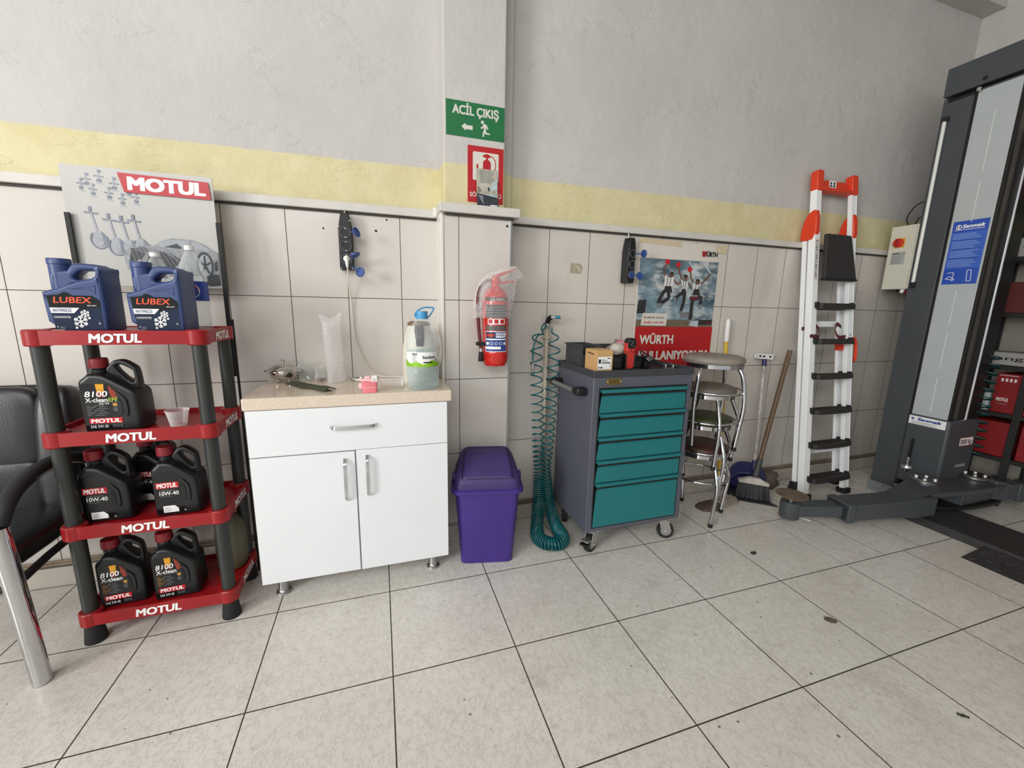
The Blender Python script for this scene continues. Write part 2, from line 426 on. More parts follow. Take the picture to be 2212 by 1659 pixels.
# ledges along the top of the tiling
def rail(name, x0, x1, z0, z1):
    m = MB().box(x0, x1, -0.030, 0.011, z0, z1, RAILM).box(x0, x1, -0.012, 0.0, z0-0.009, z0, RAILD)  # the lower strip paints the shadow under the rail
    structure(m.build(name, bevel=0.003, smooth=0))
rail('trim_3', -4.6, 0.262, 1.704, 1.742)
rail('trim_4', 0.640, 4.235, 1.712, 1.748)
structure(MB().box(0.256, 0.655, -0.170, 0.010, 1.711, 1.753, RAILM).box(0.285, 0.628, -0.150, -0.135, 1.700, 1.711, RAILD).box(0.243, 0.262, -0.045, 0.01, 1.706, 1.752, WHITE_TRIM).build('trim_5', bevel=0.004, smooth=0))  # the dark strip paints the shadow below the column ledge
# skirting and the grubby bead above it
def skirt(name, x0, x1):
    m = MB().box(x0, x1, -0.024, 0.012, 0.0, 0.088, SKIRT).box(x0, x1, -0.014, 0.0, 0.088, 0.104, DIRTY)
    m.tube([(x0, -0.012, 0.112), (x1, -0.012, 0.112)], 0.006, DIRTY, 6).box(x0, x1, -0.016, -0.001, 0.088, 0.0935, RAILD)
    structure(m.build(name, bevel=0.002, smooth=0))
skirt('baseboard_left', -4.6, 0.266); skirt('baseboard_right', 0.628, 4.235)
structure(MB().box(0.266, 0.628, -0.150, -0.135, 0.0, 0.088, SKIRT).build('baseboard_column', bevel=0.002, smooth=0))

# small marks on the tiles
HOLE = mat('drill hole', (38, 30, 26), 0.9)
def wall_hole(name, x, z, lab, y=-0.0005, r=0.0045):
    o = Print(front(0)).poly(circ(x, z, r, 12), HOLE).build(name, smooth=0); tag(o, lab, 'hole')
wall_hole('drill_hole', -0.267, 1.622, 'small drill hole in the tile beside the hanging socket strip, level with its top socket')
wall_hole('drill_hole', -0.031, 1.627, 'round drill hole, the lower of two between socket strip and white column', r=0.006)
wall_hole('drill_hole', 0.021, 1.682, 'small drill hole, the upper of two under the ledge by the white column')

# ================================================================ red and black display rack
RED_PL = mat('red plastic', (150, 18, 24), 0.35, 0, 0.08, 5)
GREY_POST = mat('dark grey plastic post', (44, 47, 45), 0.42, 0, 0.1, 12)
rack = thing('display_rack', 'red four-tier plastic rack with dark grey posts holding oil and antifreeze jugs', 'shelf rack', (-0.8825, -0.315, 0))
RX, RY = 0.2525, 0.155
SHELF_Z = (1.171, 0.823, 0.476, 0.127)
shelf_proto = None
RECESS = (0.004, 0.016, 0.016, 0.016)
for tier, zt in enumerate(SHELF_Z):
    m = MB(); h = 0.048
    out = rrect(-RX, -RY, RX, RY, 0.034, 5); inn = rrect(-RX+0.007, -RY+0.007, RX-0.007, RY-0.007, 0.028, 5); n = len(out)
    v = [(p[0], p[1], -h) for p in out]+[(p[0], p[1], 0) for p in out]+[(p[0], p[1], 0) for p in inn]+[(p[0], p[1], -RECESS[tier]) for p in inn]
    f = []
    for i in range(n):
        j = (i+1) % n
        f += [(i, j, n+j, n+i), (n+i, n+j, 2*n+j, 2*n+i), (2*n+i, 2*n+j, 3*n+j, 3*n+i)]
    f += [tuple(range(3*n, 4*n)), tuple(range(n-1, -1, -1))]
    m.add(v, f, RED_PL)
    for sx in (-1, 1):
        for sy in (-1, 1): m.lathe([(0.033, -h-0.004), (0.036, -h), (0.036, -0.002), (0.033, 0.002)], RED_PL, 20, (sx*(RX-0.030), sy*(RY-0.030), 0))
    if tier < 2:
        s = m.build('shelf', rack, loc=(0, 0, zt)); shelf_proto = s
        p = Print(lambda u, v, hh: (u, -RY-hh, v), 0.0012)
        p.text('MOTUL', -0.004, -0.040, 0.030, INKW, w=0.142, bold=0.035, shear=0.12)
        l1 = p.build('lettering', s, smooth=0)
        p = Print(lambda u, v, hh: (RX+hh, u, v), 0.0012)
        p.text('MOTUL', 0.02, -0.040, 0.030, INKW, w=0.142, bold=0.035, shear=0.12)
        p.build('lettering', s, smooth=0)
    else:
        s = shelf_proto.copy(); COL.objects.link(s); s.location = (0, 0, zt)
        for g in shelf_proto.children:
            d = g.copy(); COL.objects.link(d); d.parent = s
for sx in (-1, 1):
    for sy in (-1, 1):
        cx, cy = sx*(RX-0.030), sy*(RY-0.030)
        m = MB().cyl((cx, cy, 0.06), (cx, cy, 1.135), 0.0235, GREY_POST, n=20)
        m.build('post', rack)
        MB().lathe([(0.034, 0), (0.034, 0.006), (0.029, 0.05), (0.026, 0.078)], BLACKM, 20, (cx, cy, 0)).build('foot', rack)
for x0, x1 in ((-0.2645, -0.2485), (0.222, 0.2385)):
    MB().box(x0, x1, 0.181, 0.189, 0.95, 1.594, BLACKM).build('sign_upright', rack, bevel=0.001)
MB().box(0.2445, 0.2535, 0.165, 0.172, 0.0, 1.20, BLACKM).build('sign_upright', rack, bevel=0.001)

# advertising board held between the uprights
BOARD = mat('silver grey printed board', (186, 185, 180), 0.3, 0, 0.05, 2.5)
SK1 = mat('sketch ink blue grey', (118, 126, 140), 0.4, 0, 0.1, 60)
SK2 = mat('sketch ink pale', (158, 161, 167), 0.4, 0, 0.1, 60)
SK3 = mat('sketch ink dark', (58, 60, 63), 0.4, 0, 0.15, 60)
SK4 = mat('sketch ink silver', (142, 145, 146), 0.4, 0, 0.2, 90)
BRED = mat('board red band', (182, 34, 44), 0.35, 0, 0.03)
bd = thing('advertising_board', 'tall silver advertising board with red banner and sketched sports car behind the blue jugs', 'sign board', (-0.905, -0.118, 1.328))
BW, BH = 0.487, 0.441
MB().box(-BW/2, BW/2, 0, 0.004, 0, BH, BOARD).build('panel', bd, bevel=0.0008)
p = Print(front(0)); X0 = -BW/2
def bp(u, v): return (X0+u*BW, v*BH)
def bpoly(pts, mt): p.poly([bp(*q) for q in pts], mt)
# piston engine sketch
for (a, b, k) in ((.16, .90, 1.0), (.24, .93, 1.1), (.33, .88, 1.1), (.42, .84, 1.0), (.19, .82, .9), (.29, .80, 1.0), (.37, .76, .9), (.12, .86, .8), (.46, .78, .9)):
    bpoly([(a-.030*k, b), (a+.030*k, b-.005), (a+.028*k, b-.016), (a-.028*k, b-.011)], SK1)
    bpoly([(a-.006, b+.045*k), (a+.006, b+.045*k), (a+.007, b-.05*k), (a-.007, b-.05*k)], SK2)
    bpoly([(a-.016*k, b-.03), (a+.018*k, b-.032), (a+.012*k, b-.058), (a-.014*k, b-.054)], SK1)
    bpoly(circ(a+.01, b+.03*k, .010*k, 8), SK1)
    bpoly([(a-.02*k, b-.062), (a+.024*k, b-.066), (a+.02*k, b-.072), (a-.02*k, b-.068)], SK2)
p.up()
for (a, b, k) in ((.155, .615, 1.0), (.265, .565, 1.0), (.345, .555, 1.0), (.425, .57, 1.0)):
    bpoly([(a-.045, b+.012), (a+.045, b+.004), (a+.042, b-.010), (a-.042, b-.002)], SK1)
    bpoly([(a-.012, b+.055), (a+.008, b+.055), (a+.008, b+.012), (a-.012, b+.012)], SK1)
    bpoly([(a-.006, b), (a+.008, b), (a+.030, b-.15), (a+.014, b-.15)], SK2)
    w = []; n = 16
    for i in range(n+1):
        t = PI*(0.15+0.85*i/n)*1.25; w.append((a+.03+.055*math.cos(t), b-.22-.075*math.sin(-t+PI)))
    p.line([bp(*q) for q in w], 0.006, SK1)
    bpoly(circ(a+.03, b-.21, .040, 16, .066), SK2)
    bpoly([(a+.045, b-.15), (a+.085, b-.20), (a+.080, b-.28), (a+.055, b-.25)], SK1)
p.up()
# sketched sports car, three-quarter view
bpoly([(.33, .245), (.345, .31), (.385, .345), (.46, .365), (.54, .365), (.60, .415), (.675, .44), (.80, .437), (.885, .405), (.95, .35), (.985, .33), (.985, .07), (.90, .055), (.86, .12), (.60, .10), (.42, .11), (.345, .15)], SK4)
p.up()
bpoly([(.555, .37), (.61, .412), (.68, .43), (.795, .428), (.775, .36), (.66, .345)], SK2)
bpoly([(.805, .425), (.88, .395), (.935, .345), (.80, .355)], SK2)
bpoly([(.385, .335), (.47, .352), (.50, .33), (.42, .20), (.36, .21)], SK3)
bpoly([(.50, .30), (.62, .33), (.72, .25), (.66, .17), (.47, .19)], SK3)
bpoly([(.98, .13), (.86, .13), (.85, .06), (.90, .02), (.985, .03)], SK3)
bpoly([(.35, .155), (.60, .115), (.60, .08), (.43, .09)], SK3)
p.up()
bpoly([(.61, .36), (.70, .395), (.735, .36), (.72, .35)], SK3)
for i in range(9):
    t = i/8; p.line([bp(.40+.03*t*3, .345-.10*t*.4-.02), bp(.46+.20*t, .36-.02*t), bp(.62+.1*t, .35-.16*t)], 0.0012, SK2)
    p.line([bp(.375+.03*i, .35-.002*i), bp(.42+.032*i, .16+.004*i)], 0.0011, SK2)
bpoly(circ(*(.885, .21), .062, 24, .125), SK3)
p.up(); bpoly(circ(.887, .21, .047, 24, .098), SK2)
p.up()
for i in range(5):
    a = 2*PI*i/5+.3; p.line([bp(.887, .21), bp(.887+.043*math.cos(a), .21+.09*math.sin(a))], 0.007, SK3)
p.up()
bpoly([(.955, .23), (.975, .26), (.975, .17), (.955, .16)], SK3)
for q in ((.36, .25), (.43, .22)): bpoly(circ(*q, .013, 10, .02), SK2)
# banner
bpoly([(.365, .967), (.972, .952), (.985, .80), (.395, .808)], BRED); p.up()
p.text('MOTUL', bp(.685, 0)[0], bp(0, .835)[1], 0.047, INKW, w=0.250, bold=0.05, shear=0.05)
p.build('artwork', bd, smooth=0)

# ---------------------------------------------------------------- jugs
JUG_K = mat('black jug plastic', (27, 28, 30), 0.36, 0, 0.12, 9)
JUG_B = mat('blue jug plastic', (50, 68, 116), 0.38, 0, 0.08, 7, 0.08, 500)
CAP_R = mat('dark red cap', (128, 26, 36), 0.45, 0, 0.08, 9)
LAB_K = mat('glossy black label', (20, 20, 22), 0.18, 0, 0.1)
FLAME1 = mat('label amber glow', (214, 150, 34), 0.3, 0, 0.2, 60)
FLAME2 = mat('label ember red', (140, 52, 32), 0.3, 0, 0.25, 60)
LIME = mat('label green lettering', (150, 190, 60), 0.35)
AMBER = mat('label amber print', (196, 140, 60), 0.35)
def oil_jug(style, w, h, label, loc, rz, group='black oil jugs on the rack'):
    t = thing('oil_jug', label, 'oil jug', loc, rz, group); d = 0.112; sx = w/0.17; sz = h/0.265
    V = lambda x, z: (x*sx, z*sz)
    body = [V(*q) for q in [(.006, 0), (.164, 0), (.170, .006), (.170, .128), (.163, .146), (.148, .158), (.120, .178), (.095, .196), (.070, .212), (.030, .214), (.022, .204), (.004, .190), (0, .176), (0, .006)]]
    fy = lambda u, v, q: (u-w/2, q, v)
    m = MB().shape([chaikin(body, 1)], d/2, JUG_K, 0.014, fy, 3)
    # ridges low on the grip side and the raised grip outline
    for i in range(4):
        z = (0.014+0.0115*i)*sz; m.rbox(w*0.60-w/2, w/2+0.0012, -d/2-0.0012, d/2+0.0012, z, z+0.006, 0.012, JUG_K, 3)
    m.build('body', t)
    g = [V(*q) for q in [(.112, .150), (.133, .128), (.140, .112), (.140, .058), (.128, .058), (.128, .108), (.120, .122), (.106, .138)]]
    MB().shape([chaikin(g, 1)], 0.004, JUG_K, 0.0025, lambda u, v, q: (u-w/2, -d/2-0.001+q, v)).shape([chaikin([V(*q) for q in [(.108, .062), (.122, .062), (.122, .112), (.108, .124)]], 1)], 0.0012, BLACKM, 0.0004, lambda u, v, q: (u-w/2, -d/2-0.0005+q, v)).build('grip_ridge', t)
    ho = [V(*q) for q in [(.064, .222), (.086, .250), (.100, .258), (.122, .258), (.150, .238), (.162, .224), (.166, .150), (.150, .146), (.120, .170), (.095, .190), (.072, .206)]]
    hi = [V(*q) for q in [(.094, .232), (.104, .240), (.116, .240), (.146, .220), (.149, .212), (.149, .176), (.138, .174)]]
    MB().shape([chaikin(ho, 1), chaikin(hi, 1)], 0.017, JUG_K, 0.007, fy, 3).build('handle', t)
    cx = 0.042*sx-w/2
    MB().lathe([(.023, .20*sz), (.023, .222*sz), (.020, .226*sz), (.020, .236*sz)], JUG_K, 24, (cx, 0, 0)).build('neck', t)
    prof = [(.0275, .229*sz), (.028, .232*sz), (.028, .250*sz), (.0265, .262*sz), (.024, .2635*sz), (.002, .2635*sz)]
    MB().lathe(prof, CAP_R, 30, (cx, 0, 0)).build('cap', t)
    p = Print(front(-d/2, -w/2)); lw = 0.112*sx
    P = lambda u, v: (0.008*sx+u*lw, 0.013*sz+v*0.166*sz)
    R = lambda a, b, c, e, mt: p.rect(*P(a, b), *P(c, e), mt)
    p.poly([P(*q) for q in [(0, 0), (1, 0), (1, .78), (.80, .94), (.68, 1), (.06, 1), (0, .93)]], LAB_K).up()
    tx = lambda s, u, v, hh, mt, ww=None, **k: p.text(s, P(u, v)[0], P(u, v)[1], hh*sz, mt, w=ww*lw if ww else None, **k)
    if style == '2100':
        R(.06, .60, .80, .74, REDP); p.up()
        tx('MOTUL', .43, .62, .0175, INKW, .64, bold=.035, shear=.1)
        tx('2100 Power+', .16, .525, .009, INKG, .52, align='l', shear=.15)
        tx('10W-40', .16, .435, .0155, INKW, .62, align='l', bold=.012)
        tx('Technosynthese', .17, .395, .0045, INKG, .40, align='l')
        p.poly([P(*q) for q in [(.22, .02), (.72, .02), (.72, .10), (.60, .18), (.22, .18)]], INKW).up()
        for i in range(5): R(.25, .045+.022*i, .42+.03*(i % 3), .051+.022*i, INKG)
        tx('4L', .93, .03, .006, INKW)
    else:
        p.poly([P(*q) for q in [(.40, .99), (.62, .99), (.60, .80), (.42, .82)]], FLAME1)
        p.poly([P(*q) for q in [(.72, .96), (.86, .84), (.97, .70), (.80, .64), (.74, .78)]], FLAME2)
        p.poly([P(*q) for q in [(.40, .82), (.60, .80), (.58, .70), (.44, .70)]], FLAME2).up()
        tx('8100', .10, .715, .0205, INKW, .58, align='l', bold=.012, shear=.18)
        if style == 'efe':
            tx('X-clean', .10, .60, .0155, INKW, .56, align='l', bold=.014); tx('EFE', .69, .605, .0135, LIME, .24, align='l', bold=.02)
            tx('C2, C3', .56, .545, .006, INKW, .25, bold=.02)
        else: tx('X-clean', .10, .60, .0165, INKW, .66, align='l', bold=.014)
        R(.08, .582, .97, .588, INKG)
        for i in range(7):
            z = .52-.036*i; R(.10, z, .20+.07*((i*5) % 3), z+.009, AMBER if style != 'efe' else INKG); R(.33+.07*((i*5) % 3)-.05, z, .55+.05*(i % 3), z+.009, INKG)
        p.poly(rrect(*P(.78, .50), *P(.92, .565), .003), AMBER)
        p.poly(circ(*P(.86, .43), .0085), INKG).up(); p.poly(circ(*P(.86, .43), .0068), LAB_K).up(); R(.82, .42, .90, .44, INKG)
        R(.12, .125, .98, .245, REDP); p.up()
        tx('MOTUL', .55, .143, .0145, INKW, .76, bold=.035, shear=.1)
        tx('SAE 5W-30' if style == 'efe' else 'SAE 5W-40', .13, .03, .011, INKW, .46, align='l')
        for i in range(3): R(.70, .04+.025*i, .97, .048+.025*i, INKG)
    p.build('label', t, smooth=0)
    return t
SHF = lambda i: SHELF_Z[i]-RECESS[i]
oil_jug('efe', 0.168, 0.262, 'black oil jug with green letters on its label, alone beside a plastic cup', (-0.955, -0.368, SHF(1)), -0.02)
oil_jug('2100', 0.146, 0.268, 'black jug with white tag on the third tier, next to the black chair', (-1.022, -0.360, SHF(2)), 0.03)
oil_jug('2100', 0.146, 0.268, 'black jug with white tag on the third tier, next to the white cabinet side', (-0.800, -0.370, SHF(2)), 0.03)
oil_jug('2100', 0.146, 0.268, 'black oil jug half hidden behind two others on the third tier', (-0.925, -0.232, SHF(2)), -0.12)
oil_jug('plain', 0.143, 0.262, 'black jug with amber label on the bottom tier, at the armchair end', (-1.018, -0.366, SHF(3)), 0.08)
oil_jug('plain', 0.146, 0.268, 'black jug with amber label on the bottom tier, at the white cabinet end', (-0.842, -0.374, SHF(3)), 0.06)

LUB_O = mat('orange lettering', (226, 84, 40), 0.35)
LUB_N = mat('deep navy label', (24, 38, 62), 0.2, 0, 0.15, 20)
LUB_BL = mat('banner blue lettering', (44, 66, 110), 0.35)
def antifreeze_jug(label, loc, rz):
    t = thing('antifreeze_jug', label, 'antifreeze jug', loc, rz, 'blue antifreeze jugs on the top tier')
    w, d = 0.164, 0.118
    V = lambda x, y: ((x-480)/725*w, (850-y)/850*0.236)
    fy = lambda u, v, q: (u-w/2, q, v)
    body = [V(*q) for q in [(512, 850), (1190, 850), (1205, 835), (1205, 150), (1196, 110), (1165, 80), (1130, 70), (1150, 120), (1118, 215), (960, 240), (840, 275), (760, 300), (700, 330), (492, 385), (480, 400)]]
    MB().shape([chaikin(body, 1)], d/2, JUG_B, 0.011, fy, 3).build('body', t)
    ho = [V(*q) for q in [(520, 390), (520, 130), (740, 130), (745, 118), (800, 55), (860, 36), (1100, 48), (1160, 66), (1200, 130), (1200, 300), (1130, 260), (900, 275), (800, 300), (700, 350)]]
    hi = [V(*q) for q in [(800, 205), (880, 142), (920, 125), (1100, 125), (1112, 138), (1075, 205), (1060, 215), (880, 234), (838, 240)]]
    MB().shape([chaikin(ho, 1), chaikin(hi, 1)], 0.028, JUG_B, 0.010, fy, 3).build('handle', t)
    cx = V(612, 0)[0]-w/2
    MB().lathe([(.0285, .095), (.0285, .218), (.0305, .220), (.0305, .236), (.029, .2385), (.002, .2385)], JUG_B, 30, (cx, 0, 0)).build('neck', t)
    # raised triangle above the label
    MB().shape([[V(*q) for q in [(790, 350), (1120, 298), (1120, 405), (1095, 400), (1040, 350)]], [V(*q) for q in [(850, 348), (1108, 310), (1108, 392), (1045, 340)]]], 0.0016, JUG_B, 0.0006, lambda u, v, q: (u-w/2, -d/2+q, v)).build('raised_panel', t)
    p = Print(front(-d/2, -w/2))
    P = lambda x, y: V(480+(x-480)*0.985, y)
    pl = lambda pts, mt: p.poly([P(*q) for q in pts], mt)
    pl([(545, 430), (690, 415), (750, 385), (800, 395), (850, 425), (1080, 425), (1165, 480), (1165, 830), (590, 830)], LAB_K)
    p.up(); pl([(575, 640), (1165, 560), (1165, 830), (590, 830)], LUB_N)
    p.up(); pl([(560, 572), (905, 572), (835, 635), (570, 635)], INKW); p.up()
    tx = lambda s, x, y, hh, ww, mt, **k: p.text(s, P(x, y)[0], P(x, y)[1], hh, mt, w=ww*w/725, **k)
    tx('LUBEX', 840, 515, .0205, 440, LUB_O, bold=.014, shear=.14)
    tx('BELGIN', 1060, 550, .0042, 110, INKW, shear=.2)
    tx('ANTIFREEZE', 700, 622, .0115, 220, LUB_BL, bold=.01)
    tx('CONCENTRATED', 690, 695, .0072, 195, INKW)
    def flake(x, y, r, wd):
        cx_, cy_ = P(x, y)
        for k in range(6):
            a = PI/6+PI/3*k; e = (cx_+r*math.cos(a), cy_+r*math.sin(a)); p.line([(cx_, cy_), e], wd, INKW)
            for f_, l in ((.5, .42), (.75, .3)):
                b = (cx_+r*f_*math.cos(a), cy_+r*f_*math.sin(a))
                for s_ in (-.9, .9): p.line([b, (b[0]+r*l*math.cos(a+s_), b[1]+r*l*math.sin(a+s_))], wd*.8, INKW)
    flake(900, 735, .0195, .0028); flake(965, 640, .0125, .002); flake(1010, 692, .004, .001); flake(845, 808, .004, .001)
    tx('3L', 1130, 765, .006, 30, INKW); tx('4', 625, 808, .007, 14, INKW)
    for i in range(3): pl([(650, 796+i*10), (720-20*(i % 2), 796+i*10), (720-20*(i % 2), 800+i*10), (650, 800+i*10)], INKG)
    p.build('label', t, smooth=0)
    return t
antifreeze_jug('blue antifreeze jug at the outer end of the top tier, above the chair', (-1.000, -0.375, SHF(0)), 0.0)
antifreeze_jug('blue antifreeze jug on the top tier, directly in front of the clear water bottles', (-0.775, -0.378, SHF(0)), -0.05)

# empty water bottles behind the jugs
PETM = clear('clear bottle plastic', (246, 250, 250), 0.90, 0.05, 45)
CAPW = mat('white bottle cap', (226, 226, 222), 0.45)
BLUE_LAB = mat('blue bottle sleeve', (24, 58, 150), 0.3, 0, 0.06)
def pet(label, loc, h, R, sleeve):
    t = thing('plastic_bottle', label, 'bottle', loc, 0.0, 'empty bottles on the top tier')
    prof = [(.01, .004), (R*.75, 0), (R*.98, .012), (R, .03), (R*.93, h*.22), (R, h*.30), (R*.96, h*.36), (R*.96, h*.56), (R, h*.60), (R*.98, h*.66), (R*.72, h*.80), (.019, h*.91), (.0135, h*.93), (.0135, h*.95)]
    prof = [(r, z) for r, z in prof]
    MB().lathe(prof, PETM, 28, capt=False).build('body', t, smooth=60)
    MB().lathe([(.0165, h*.945), (.0165, h*.995), (.015, h), (.001, h)], CAPW, 20).build('cap', t)
    if sleeve:
        s = MB().lathe([(R*.99, h*.34), (R*.99, h*.575)], BLUE_LAB, 32, capb=False, capt=False).build('sleeve', t, smooth=60)
        cyl = lambda u, v, q: ((R*.99+q)*math.sin(u/R), -(R*.99+q)*math.cos(u/R), v)
        p = Print(cyl, 0.0006); c0 = (0.008, h*.457)
        p.poly(circ(*c0, .026), INKW).up()
        p.poly([(c0[0]+.023*math.cos(a), c0[1]+.023*math.sin(a)) for a in [PI*(0.06+.88*i/14) for i in range(15)]], REDP)
        p.poly([(c0[0]+.023*math.cos(a), c0[1]+.023*math.sin(a)) for a in [-PI*(0.06+.88*i/14) for i in range(15)]], BLUE_LAB)
        p.build('emblem', s, smooth=0)
pet('clear empty water bottle with white cap, standing behind the blue jugs by a sleeved bottle', (-0.838, -0.240, SHF(0)), 0.285, 0.042, False)
pet('clear bottle with blue paper sleeve and white cap behind the blue jugs', (-0.728, -0.232, SHF(0)), 0.318, 0.047, True)

# clear cup on the second tier
CUPM = clear('clear cup plastic', (252, 251, 250), 0.89, 0.12, 90)
def cup_mb(h, r0, r1): return MB().lathe([(.001, .003), (r0*.9, .002), (r0, 0), (r1, h), (r1+.002, h+.001), (r1+.002, h-.003), (r1, h-.003), (r0-.001, .004)], CUPM, 28, capt=False)
tag(cup_mb(0.062, 0.025, 0.036).build('plastic_cup', smooth=50, loc=(-0.772, -0.395, SHF(1)+.0005)), 'single clear plastic cup standing on the second red tier', 'cup')

# olive drab can at the back of the bottom tier
OLIVE = mat('olive drab plastic', (92, 88, 66), 0.35, 0, 0.12, 8)
t = thing('oil_can', 'rounded olive drab can at the back of the bottom tier by the cabinet', 'can', (-0.700, -0.240, SHF(3)))
MB().lathe([(.04, 0), (.062, .006), (.066, .05), (.066, .15), (.058, .20), (.034, .235), (.02, .245)], OLIVE, 28, sx=.9, sy=1.05).build('body', t)
MB().lathe([(.022, .243), (.022, .262), (.001, .264)], BLACKM, 20).build('cap', t)

# ---------------------------------------------------------------- black leather armchair
LEATHER = mat('black leather', (30, 31, 33), 0.33, 0, 0.15, 5, 0.12, 180)
chair = thing('leather_armchair', 'black leather armchair with chrome tube legs beside the red rack', 'armchair', (-1.475, -0.34, 0))
def pad(x0, x1, y0, y1, z0, z1, r): return MB().box(x0, x1, y0, y1, z0, z1, LEATHER)
def cushion(m, cx, cy, cz, sx, sy, sz, p=4.0, nu=28, nv=16, bend=0):
    rings = []
    for j in range(1, nv):
        t = -PI/2+PI*j/nv; rg = []
        for i in range(nu):
            a = 2*PI*i/nu; q = lambda c, e=2/p: math.copysign(abs(c)**e, c)
            x = sx*q(math.cos(t))*q(math.cos(a)); y = sy*q(math.cos(t))*q(math.sin(a)); z = sz*q(math.sin(t))
            rg.append((cx+x, cy+y+bend*(x/sx)**2, cz+z))
        rings.append(rg)
    return m.loft(rings, LEATHER)
cushion(MB(), 0, -0.03, 0.425, 0.268, 0.245, 0.055, 5).build('seat', chair)
mb = MB(); lean = Matrix.Translation((0, 0.14, 0.44)) @ Matrix.Rotation(math.radians(-9), 4, 'X')
mb.M = lean
cushion(mb, -0.0, 0, 0.335, 0.17, 0.05, 0.165, 5); cushion(mb, 0, 0, 0.10, 0.17, 0.05, 0.125, 5)
for s in (-1, 1): cushion(mb, s*0.215, -0.005, 0.245, 0.062, 0.06, 0.255, 4)
cushion(mb, 0, 0.035, 0.25, 0.272, 0.03, 0.255, 6)
mb.build('backrest', chair)
for s in (-1, 1):
    x = s*0.292
    leg = [(x+s*.02, -0.270, 0.003), (x+s*.010, -0.272, 0.30), (x, -0.274, 0.52), (x, -0.272, 0.57)]
    MB().tube(leg, [.024, .0245, .025, .0235], CHROME, 16, sq=1.15).build('front_leg', chair)
    arm = catmull([(x, -0.272, 0.575), (x+s*.004, -0.235, 0.632), (x, -0.16, 0.672), (x-s*.004, -0.06, 0.690), (x-s*.004, 0.06, 0.682), (x, 0.16, 0.64)], 6)
    MB().tube(arm, .021, BLACKM, 14, sq=1.2).build('armrest', chair)
    MB().tube([(p[0]-s*.004, p[1]+.012, p[2]-.024) for p in arm], .009, CHROME, 10).build('arm_tube', chair)
    MB().tube([(x, 0.16, 0.640), (x, 0.19, 0.42), (x+s*.01, 0.235, 0.003)], .021, CHROME, 14).build('rear_leg', chair)
    MB().tube([(x, -0.272, 0.36), (x-s*.01, -0.10, 0.37), (x-s*.01, 0.17, 0.38)], .013, BLACKM, 10).cyl((x-s*.03, -.272, .36), (x+s*.026, -.272, .36), .012, BLACKM, n=12).build('seat_bracket', chair)

# ================================================================ white base cabinet and worktop
CABW = mat('white laminate', (228, 230, 232), 0.38, 0, 0.015, 4)
CABI = mat('cabinet inside', (150, 146, 140), 0.6)
STONE = mat('speckled beige stone', (214, 198, 180), 0.14, 0, 0.10, 170)
cab = thing('base_cabinet', 'white kitchen base cabinet with one drawer above two doors', 'cabinet', (-0.152, -0.21, 0))
MB().box(-.386, .388, -.198, .19, .102, .858, CABW).build('body', cab, bevel=.001)
dr = MB().box(-.392, .393, -.219, -.200, .6655, .856, CABW).build('drawer', cab, bevel=.0015)
d1 = MB().box(-.392, -.0020, -.219, -.200, .101, .6605, CABW).build('door', cab, bevel=.0015)
d2 = MB().box(.0035, .393, -.219, -.200, .100, .6635, CABW).build('door', cab, bevel=.0015)
def pull(parent, pts, name='handle'):
    m = MB(); P = [Vector(p) for p in pts]
    a, b = P; ax = (b-a).normalized(); out = Vector((0, -1, 0)); sd = ax.cross(out)
    prof = [(0, 0), (.010, .014), (.018, .020), (.030, .0235)]
    L = (b-a).length
    path = [(s_, h_) for s_, h_ in prof]+[(L-s_, h_) for s_, h_ in reversed(prof)]
    rings = []
    for s_, h_ in path:
        c = a+ax*s_+out*h_; w = .0065; th = .0035
        rings.append([tuple(c+sd*w+out*th), tuple(c-sd*w+out*th), tuple(c-sd*w-out*th), tuple(c+sd*w-out*th)])
    m.loft(rings, CHROME); return m.build(name, parent, bevel=.0012)
pull(dr, ((-.093, -.219, .772), (.092, -.219, .773)))
pull(d1, ((-.042, -.219, .440), (-.042, -.219, .632)))
pull(d2, ((.047, -.219, .452), (.047, -.219, .640)))
for x in (-.334, .328):
    for y in (-.137, .13):
        MB().lathe([(.030, 0), (.032, .004), (.030, .010), (.024, .014), (.0205, .020), (.0205, .094), (.026, .098), (.026, .103)], STEEL, 24, (x, y, 0)).build('foot', cab)
top = MB().box(-.552, .262, -.434, -.001, .858, .908, STONE).build('worktop', smooth=0, bevel=.006, seg=3)
tag(top, 'glossy speckled beige stone worktop laid across the white cabinet', 'worktop')
ZT = .908

# sugar bowl
POL = mat('polished steel', (196, 194, 190), 0.09, 1.0, 0.03)
bowl = thing('sugar_bowl', 'small polished steel lidded sugar bowl on little ball feet', 'sugar bowl', (-.462, -.105, ZT))
MB().lathe([(.012, .016), (.035, .019), (.054, .030), (.063, .046), (.064, .054), (.070, .056)], POL, 40, sx=.98, sy=.85, capt=False).build('body', bowl, smooth=60)
ld = MB().lathe([(.0715, .056), (.0715, .059), (.062, .067), (.045, .080), (.025, .088), (.006, .091), (.001, .091)], POL, 40, sx=.98, sy=.85).build('lid', bowl, smooth=60)
MB().lathe([(.003, .089), (.004, .096), (.0075, .102), (.0075, .107), (.003, .111), (.0005, .1115)], POL, 20).build('knob', ld)
for k in range(4):
    a = PI/4+k*PI/2; MB().lathe([(.001, 0), (.0055, .003), (.007, .009), (.005, .015), (.006, .022)], POL, 14, (.036*math.cos(a), .028*math.sin(a), 0)).build('foot', bowl)
for s in (-1, 1): MB().tube(catmull([(s*.064, -.012, .054), (s*.076, -.008, .059), (s*.079, 0, .060), (s*.076, .008, .059), (s*.064, .012, .054)], 5), .0025, POL, 8).build('side_handle', bowl)

